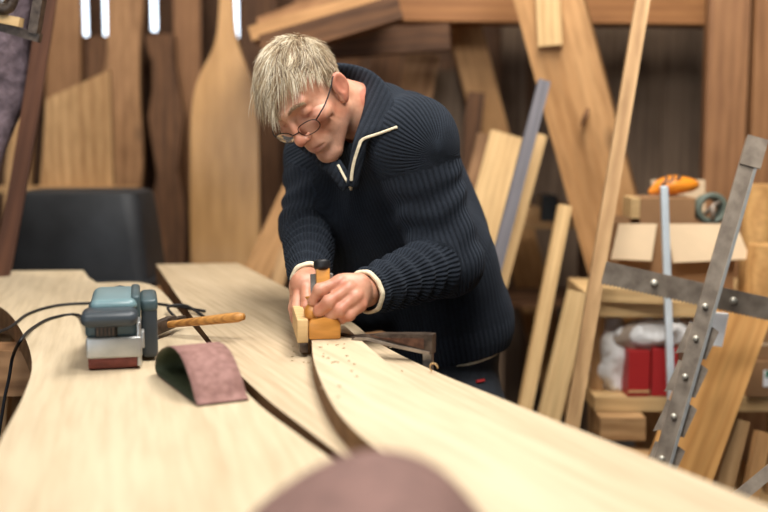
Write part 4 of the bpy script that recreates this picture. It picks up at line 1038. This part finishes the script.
# ---- glasses
gl = bpy.data.objects.new('glasses', None); C.objects.link(gl); gl.parent = man; gl.matrix_basis = wm(man).inverted() @ Matrix.Translation(H(0, .1, 0)); gl['label'] = 'thin dark-framed spectacles'
M_GF = plain('spectacle_frame', (30, 26, 26), .3, .6, .05)
gm, nt, b, N, L = newmat('lens_glass'); b.inputs['Base Color'].default_value = (.95, .97, 1, 1); b.inputs['Roughness'].default_value = .02; b.inputs['Transmission Weight'].default_value = 1; b.inputs['IOR'].default_value = 1.25
gz = -.008
def lensring(s, k=1.0):
    out = []
    for i in range(28):
        a = 2*math.pi*i/28; cx = abs(math.cos(a))**.8*math.copysign(1, math.cos(a)); cy = abs(math.sin(a))**.8*math.copysign(1, math.sin(a))
        x = s*.033+.023*cx*k; z = gz+.0155*cy*k; y = .106-.0035*(abs(x)/.03)**2+(z-gz)*.12
        out.append(H(x, y, z))
    return out
for s in (-1, 1):
    bm = bmesh.new(); tube(bm, lensring(s), .0009, 6, closed=True); rim = fin(bm, 'rim', M_GF, gl, smooth=True, world=True)
    bm = bmesh.new(); tube(bm, cr([H(s*.0555, .0945, gz+.006), H(s*.066, .085, gz+.010), H(s*.0755, .06, gz+.013), H(s*.080, .02, gz+.018), H(s*.082, -.004, gz+.024), H(s*.080, -.022, gz+.010)], 5), .0013, 6); fin(bm, 'temple', M_GF, gl, smooth=True, world=True)
    bm = bmesh.new(); a_ = [bm.verts.new(p) for p in lensring(s, .98)]; b_ = [bm.verts.new(p+Vector(HR[1])*.0012) for p in lensring(s, .98)]
    bm.faces.new(a_); bm.faces.new(b_[::-1])
    for i in range(28): bm.faces.new((a_[i], b_[i], b_[(i+1) % 28], a_[(i+1) % 28]))
    fin(bm, 'lens', gm, gl, world=True)
bm = bmesh.new(); tube(bm, cr([H(-.0105, .1065, gz+.003), H(0, .1145, gz+.006), H(.0105, .1065, gz+.003)], 5), .0011, 6); fin(bm, 'bridge', M_GF, gl, smooth=True, world=True)
# ============================================================ SWEATER
def knit(name, c1, c2, amp=1.0, pitch=.0085):
    m, nt, b, N, L = newmat(name)
    tc = N.new('ShaderNodeTexCoord'); at = N.new('ShaderNodeAttribute'); at.attribute_name = 'ribu'; am = N.new('ShaderNodeAttribute'); am.attribute_name = 'ribm'; av = N.new('ShaderNodeAttribute'); av.attribute_name = 'ribv'
    def mth(op, a, b_=None, c_=None):
        n = N.new('ShaderNodeMath'); n.operation = op
        for i, v in enumerate((a, b_, c_)):
            if v is None: continue
            if isinstance(v, (int, float)): n.inputs[i].default_value = v
            else: L.new(v, n.inputs[i])
        return n.outputs[0]
    n1 = N.new('ShaderNodeTexNoise'); n1.inputs['Scale'].default_value = 25; L.new(tc.outputs['Object'], n1.inputs['Vector'])
    u = mth('MULTIPLY_ADD', n1.outputs['Fac'], .002, at.outputs['Fac'])
    s = mth('SINE', mth('MULTIPLY', u, 2*math.pi/pitch)); s = mth('MULTIPLY_ADD', s, .5, .5); s = mth('POWER', s, .7)
    st = mth('SINE', mth('MULTIPLY', av.outputs['Fac'], 2*math.pi/.0045)); st = mth('MULTIPLY', mth('ABSOLUTE', st), .22)
    rib = mth('MULTIPLY', s, am.outputs['Fac'])
    n2 = N.new('ShaderNodeTexNoise'); n2.inputs['Scale'].default_value = 420; n2.inputs['Detail'].default_value = 3; L.new(tc.outputs['Object'], n2.inputs['Vector'])
    hgt = mth('ADD', mth('ADD', rib, mth('MULTIPLY', n2.outputs['Fac'], .45)), st)
    bu = N.new('ShaderNodeBump'); bu.inputs['Strength'].default_value = .9; bu.inputs['Distance'].default_value = .003*amp; L.new(hgt, bu.inputs['Height']); L.new(bu.outputs[0], b.inputs['Normal'])
    mx = N.new('ShaderNodeMix'); mx.data_type = 'RGBA'; mx.inputs['A'].default_value = lin(c1); mx.inputs['B'].default_value = lin(c2)
    f = mth('ADD', mth('MULTIPLY', rib, .4), mth('MULTIPLY_ADD', n2.outputs['Fac'], .9, -.15)); L.new(f, mx.inputs['Factor']); L.new(mx.outputs['Result'], b.inputs['Base Color'])
    b.inputs['Roughness'].default_value = .95; b.inputs['Specular IOR Level'].default_value = .1; b.inputs['Sheen Weight'].default_value = .2; b.inputs['Sheen Roughness'].default_value = .5; b.inputs['Sheen Tint'].default_value = lin((120, 132, 150))
    return m
M_KNIT = knit('navy_knit', (13, 15, 19), (44, 49, 57))
M_CREAM = plain('cream_trim', (222, 208, 178), .8, 0, .2, 90, .6, .001)
# body frame for folds
hem = J(446, 348, 2.33)
lowb = J(447, 322, 2.32); mid = J(432, 270, 2.29)
bones = [(chest, mid, .150, .150, 'b'), (mid, lowb, .152, .150, 'b'), (upch, chest, .11, .150, 'b')]
def fold(p, a, b_, pitch, amp, seed):
    d = b_-a; l = np.linalg.norm(d); t = ((p-a)@d)/(l*l); s = t*l
    w = np.clip((t+.1)*2, 0, 1)*np.clip((1.15-t)*4, 0, 1)
    return amp*w*np.sin(2*math.pi*s/pitch+2.2*vnoise(p, 22, seed))
def forearmaxis(a, b_, sag, n=5):
    return [a+(b_-a)*k/n+np.array([0, 0, -sag*math.sin(math.pi*k/n)]) for k in range(n+1)]
def sweater(p):
    d = s_ecap(p, chest, mid, .150, .152, 1.38)
    d = smin(d, s_ecap(p, mid, lowb, .152, .158, 1.30), .04)
    d = smin(d, s_ecap(p, lowb, hem, .158, .140, 1.25), .02)
    d = smin(d, s_cap(p, upch, nb, .095, .074), .05)
    d = smin(d, s_cap(p, J(405, 130, 2.30), J(440, 235, 2.38), .085, .11), .06)      # back
    d = smin(d, s_cap(p, upch+np.array([0, 0, -.01]), shL, .085, .068), .05)
    d = smin(d, s_cap(p, upch, shR, .085, .068), .05)
    d = d+.004*vnoise(p, 16, 3)
    d = smin(d, s_cap(p, J(352, 190, 2.27), J(366, 300, 2.27), .062, .070), .04)
    # arms
    ul = s_cap(p, shL, elL, .070, .062)-fold(p, shL, elL, .06, .0035, 2)
    fl = s_cap(p, elL, wrL+(elL-wrL)*.06, .063, .041)-fold(p, elL, wrL, .040, .0055, 5)
    aL_ = (elL-wrL)/np.linalg.norm(elL-wrL); fl = smax(fl, -((p-wrL)@aL_)+.004, .003)
    d = smin(d, ul, .07); ul = smin(ul, fl, .03)
    ur = s_cap(p, shR, elR, .068, .058)-fold(p, shR, elR, .055, .004, 7)
    fr = s_cap(p, elR, wrR+(elR-wrR)*.08, .058, .038)-fold(p, elR, wrR, .040, .005, 9)
    aR_ = (elR-wrR)/np.linalg.norm(elR-wrR); fr = smax(fr, -((p-wrR)@aR_)+.004, .003)
    d = smin(d, ur, .06); ur = smin(ur, fr, .03)
    d = smin(d, smin(ul, ur, .001), .012)
    # cut: hem plane, neck opening
    n_ = (HP-A3(W(447, 345, 2.32))); n_ = np.array([.22, 0, -1.0]); n_ /= np.linalg.norm(n_)
    d = smax(d, ((p-hem)@n_)-.012, .004)
    d = smax(d, -s_cap(p, nb+(A3(hc)-nb)*.12, A3(hc)+(A3(hc)-nb)*.2, .062, .075), .006)
    return d
sj = np.array([shL, elL, wrL, shR, elR, wrR, hem, J(440, 235, 2.38), nb])
co, fa = surfnet(sweater, sj.min(0)-.19, sj.max(0)+np.array([.19, .15, .12]), .0062)
me = npmesh('sweater', [(co, fa)])
# rib coordinates
segs = [(chest, mid, .150, 0), (mid, hem, .152, 0), (upch, chest, .13, 0), (shL, elL, .068, 1), (elL, wrL, .052, 1), (shR, elR, .066, 1), (elR, wrR, .05, 1), (nb, shL, .085, 2), (nb, shR, .085, 2)]
dist = []; us = []; vs_ = []
for a, b_, r_, kd in segs:
    d = b_-a; l = np.linalg.norm(d); dn = d/l; t = np.clip(((co-a)@dn)/l, 0, 1)
    q = co-a-((co-a)@dn)[:, None]*dn
    if kd == 0: dd = np.linalg.norm(co-a-(t*l)[:, None]*dn, axis=1)-r_
    else: dd = np.linalg.norm(co-a-(t*l)[:, None]*dn, axis=1)-r_
    ref = np.array([.35, 1, .1]); e1 = ref-dn*(ref@dn); e1 /= np.linalg.norm(e1); e2 = np.cross(dn, e1)
    ang = np.arctan2(q@e2, -(q@e1))            # wrap on the far side
    rr_ = {0: .125, 1: .055, 2: .08}[kd]
    us.append(ang*rr_); vs_.append((co-a)@dn); dist.append(dd)
dist = np.array(dist); k = dist.argmin(0); ii = np.arange(len(co))
ru = np.array(us)[k, ii]; rv = np.array(vs_)[k, ii]; rm = np.array([.35, .35, .45, 1, 1, 1, 1, .9, .9])[k]
hemd = (co[:, 2]-hem[2])-.22*(co[:, 0]-hem[0]); rm = np.where((hemd < .055) & (k < 3), 1.0, rm)
for nm, arr in (('ribu', ru), ('ribm', rm), ('ribv', rv)):
    a_ = me.attributes.new(nm, 'FLOAT', 'POINT'); a_.data.foreach_set('value', arr.astype(np.float32))
sw = link('sweater', me, M_KNIT, man, world=True); sw['label'] = 'dark navy ribbed knit sweater'
# collar
def strip(name, inner, outer, mat, parent, puff=.01, th=.008, n=5, cols=7, rib=True):
    I = cr([W(*p) for p in inner], n); O = cr([W(*p) for p in outer], n); m_ = min(len(I), len(O)); bm = bmesh.new(); rows = []
    for i in range(m_):
        row = []
        for j in range(cols):
            t = j/(cols-1); p = I[i].lerp(O[i], t)+Vector((0, -1, .35))*puff*math.sin(math.pi*(t*.85+.05)); row.append(bm.verts.new(p))
        rows.append(row)
    for i in range(m_-1):
        for j in range(cols-1): bm.faces.new((rows[i][j], rows[i][j+1], rows[i+1][j+1], rows[i+1][j]))
    bmesh.ops.recalc_face_normals(bm, faces=bm.faces)
    bmesh.ops.solidify(bm, geom=bm.faces[:], thickness=th)
    o = fin(bm, name, mat, parent, smooth=True, world=True)
    me = o.data; L_ = [v.co.copy() for v in me.vertices]
    for nm, fn in (('ribu', lambda v: (v.x*.75-v.z*.35)), ('ribm', lambda v: .8), ('ribv', lambda v: v.z)):
        a_ = me.attributes.new(nm, 'FLOAT', 'POINT'); a_.data.foreach_set('value', [fn(v) for v in L_])
    return o
inner = [(351, 187, 2.045), (354, 166, 2.04), (358, 143, 2.045), (364, 122, 2.06), (369, 100, 2.10), (363, 84, 2.17), (345, 75, 2.24), (322, 76, 2.26)]
outer = [(353, 188, 2.04), (360, 160, 2.03), (369, 139, 2.02), (397, 127, 2.01), (394, 103, 2.04), (380, 78, 2.10), (352, 68, 2.20), (326, 70, 2.24)]
strip('collar', inner, outer, M_KNIT, sw, .012, .010)['label'] = 'folded ribbed collar'
col1 = [o_ for o_ in sw.children][0]
strip('collar', [(352, 186, 2.06), (340, 165, 2.075), (330, 148, 2.10), (318, 140, 2.13)], [(346, 190, 2.06), (331, 172, 2.08), (316, 160, 2.11), (300, 146, 2.16)], M_KNIT, sw, .008, .01)
from mathutils.bvhtree import BVHTree
def bvh_of(o_):
    M_ = wm(o_); return BVHTree.FromPolygons([M_ @ v.co for v in o_.data.vertices], [tuple(q.vertices) for q in o_.data.polygons])
bv = [bvh_of(o_) for o_ in [sw]+list(sw.children)]
def onto(px, py, off=.002):
    """nearest cloth surface under that place of the photo"""
    d_ = ray(px, py).normalized(); best = None
    for t_ in bv:
        h_ = t_.ray_cast(Vector((0, 0, CZ)), d_)
        if h_[0] is not None and (best is None or h_[3] < best): best = h_[3]
    return Vector((0, 0, CZ))+d_*((best or 2.05)-off)
def pix(pts, n):
    return [onto(q.x, q.y) for q in cr([(x, y, 0) for x, y in pts], n)]
def smooth(P):
    for _ in range(3): P = [P[0]]+[(P[i-1]+P[i]*2+P[i+1])/4 for i in range(1, len(P)-1)]+[P[-1]]
    return P
zp = smooth(pix([(351, 189), (352.5, 168), (359, 146), (363, 139), (378, 134), (397, 127)], 6))
bm = bmesh.new(); tube(bm, zp, .0028, 6)
for i in range(0, len(zp)-1, 1):
    for f_ in (0, .5):
        q = zp[i].lerp(zp[i+1], f_); box(bm, (q.x-.003, q.y-.004, q.z-.0012), (q.x+.003, q.y+.001, q.z+.0012))
z2_ = smooth(pix([(351, 189), (345, 178), (338, 165)], 5)); tube(bm, z2_, .0026, 6)
fin(bm, 'zip', M_CREAM, sw, world=True)['label'] = 'cream zip edging'
# cuffs
def ring(name, c, ax, r0, r1, wlen, mat, parent, n=40):
    ax = Vector(ax).normalized(); u = ax.orthogonal().normalized(); w = ax.cross(u); bm = bmesh.new(); rows = []
    for off, rr_ in ((0, r0), (.3, r0*1.05), (.7, r1*1.04), (1, r1), (1, r1-.004), (0, r0-.004)):
        rows.append([bm.verts.new(Vector(c)+ax*off*wlen+(u*math.cos(2*math.pi*k/n)+w*math.sin(2*math.pi*k/n))*(rr_+.0008*math.sin(k*5.1))) for k in range(n)])
    for i in range(len(rows)):
        A_, B_ = rows[i], rows[(i+1) % len(rows)]
        for k in range(n): bm.faces.new((A_[k], A_[(k+1) % n], B_[(k+1) % n], B_[k]))
    return fin(bm, name, mat, parent, smooth=True, world=True)
ring('cuff', wrL-(elL-wrL)/np.linalg.norm(elL-wrL)*.004, (elL-wrL), .0375, .039, .008, M_CREAM, sw)['label'] = 'cream cuff edge'
ring('cuff', wrR-(elR-wrR)/np.linalg.norm(elR-wrR)*.004, (elR-wrR), .031, .034, .006, M_CREAM, sw)['label'] = 'cream cuff edge'
# hem trim: shirt edge under the sweater
bm = bmesh.new(); pts = []
for i in range(48):
    a = 2*math.pi*i/48; pts.append(Vector(hem+BL*.128*math.cos(a)+BF*.100*math.sin(a)+np.array([0, 0, -.016+.22*(BL[0]*.128*math.cos(a)+BF[0]*.100*math.sin(a))])))
tube(bm, pts, .007, 8, closed=True); fin(bm, 'shirt', M_CREAM, man, smooth=True, world=True)['label'] = 'cream shirt edge below the sweater'
# trousers
M_TRO = plain('dark_trousers', (40, 44, 50), .85, 0, .2, 60, .4, .001)
def tro(p):
    d = s_ecap(p, hem+np.array([0, 0, .03]), HP+np.array([0, 0, -.04]), .132, .137, 1.22)
    for h_, k_, a_ in ((hL, kL, aL), (hR, kR, aR)):
        d = smin(d, s_cap(p, h_, k_, .090, .070), .03); d = smin(d, s_cap(p, k_, a_+np.array([0, 0, -.01]), .070, .060), .02)
    d = d+.0035*vnoise(p, 30, 6)
    return smax(d, -(p[:, 2]-.055), .005)
tj = np.array([hem, hL, hR, kL, kR, aL, aR]); lo = tj.min(0)-.16; lo[2] = .02; hi = tj.max(0)+.16
co, fa = surfnet(tro, lo, hi, .009); tr = link('trousers', npmesh('trousers', [(co, fa)]), M_TRO, man, world=True); tr['label'] = 'dark work trousers'
tg = W(481, 380, 2.26)
bm = bmesh.new(); box(bm, (-.013, -.001, -.003), (.013, .001, .003)); 
TG = (tg, bm)
# boots
for a_ in (aL, aR):
    c = a_.copy(); c[2] = 0
    def boot(p, c=c):
        d = s_cap(p, c+np.array([0, 0, .045])-BF*.04, c+BF*.16+np.array([0, 0, .035]), .045, .038)
        d = smin(d, s_cap(p, c+np.array([0, 0, .05]), c+np.array([0, 0, .13]), .048, .05), .03); return smax(d, -(p[:, 2]-.001), .004)
    co, fa = surfnet(boot, c-np.array([.25, .25, .01]), c+np.array([.25, .25, .2]), .008)
    link('boot', npmesh('boot', [(co, fa)]), plain('boot_leather', (50, 38, 30), .6), man, world=True)
# red tag placed on the trousers' surface
from mathutils.bvhtree import BVHTree
me = tr.data; bvh = BVHTree.FromPolygons([v.co[:] for v in me.vertices], [tuple(p.vertices) for p in me.polygons])
o_ = Vector((0, 0, CZ)); hit = bvh.ray_cast(o_, ray(481, 381).normalized())
if hit[0] is not None:
    loc_, nrm_ = hit[0], hit[1]; zz = nrm_; xx = Vector((0, 0, 1)).cross(zz).normalized(); yy = zz.cross(xx)
    M = Matrix((xx, yy, zz)).transposed().to_4x4(); M.translation = loc_+zz*.002
    bm.free(); bm = bmesh.new(); box(bm, (-.014, -.003, -.002), (.008, .003, .002)); fin(bm, 'tag', plain('red_tag', (170, 40, 40), .6), tr, M, world=True)['label'] = 'small red tag'
else: bm.free()
# ============================================================ LIGHT
sc = bpy.context.scene
w = bpy.data.worlds.new('world'); sc.world = w; w.use_nodes = True
bg = w.node_tree.nodes['Background']; bg.inputs[0].default_value = (.78, .88, 1, 1); bg.inputs[1].default_value = 4.0
def area(name, loc, tgt, size, power, col, sy=None):
    l = bpy.data.lights.new(name, 'AREA'); l.energy = power; l.color = col; l.shape = 'RECTANGLE'; l.size = size; l.size_y = sy or size
    o = bpy.data.objects.new(name, l); C.objects.link(o); o.location = loc; o.rotation_euler = (Vector(tgt)-Vector(loc)).to_track_quat('-Z', 'Y').to_euler(); return o
area('key_lamp', (.45, 1.75, 2.9), (.1, 2.0, .9), .7, 39, (1, .98, .95))
area('right_fill', (.15, .8, 2.7), (.8, 2.7, .8), .5, 38, (1, .97, .92))  # added fill light brightening the shelf interior, no real fixture
area('left_lamp', (-1.1, .6, 2.8), (-.2, 1.9, .9), .9, 22, (1, .98, .95))
area('shelf_fill', (.5, 2.6, 2.95), (.8, 3.0, .8), .8, 30, (1, .94, .86), .5)  # added warm light over the racks, not a fixture of the room
area('back_fill', (-1.3, 3.2, 2.9), (-1.0, 4.6, 1.2), 1.0, 26, (1, .92, .80), .5)  # added light for the boards on the left back wall, no lamp there
sc.view_settings.view_transform = 'Standard'; sc.view_settings.look = 'None'; sc.view_settings.gamma = 1; sc.view_settings.exposure = 0.0
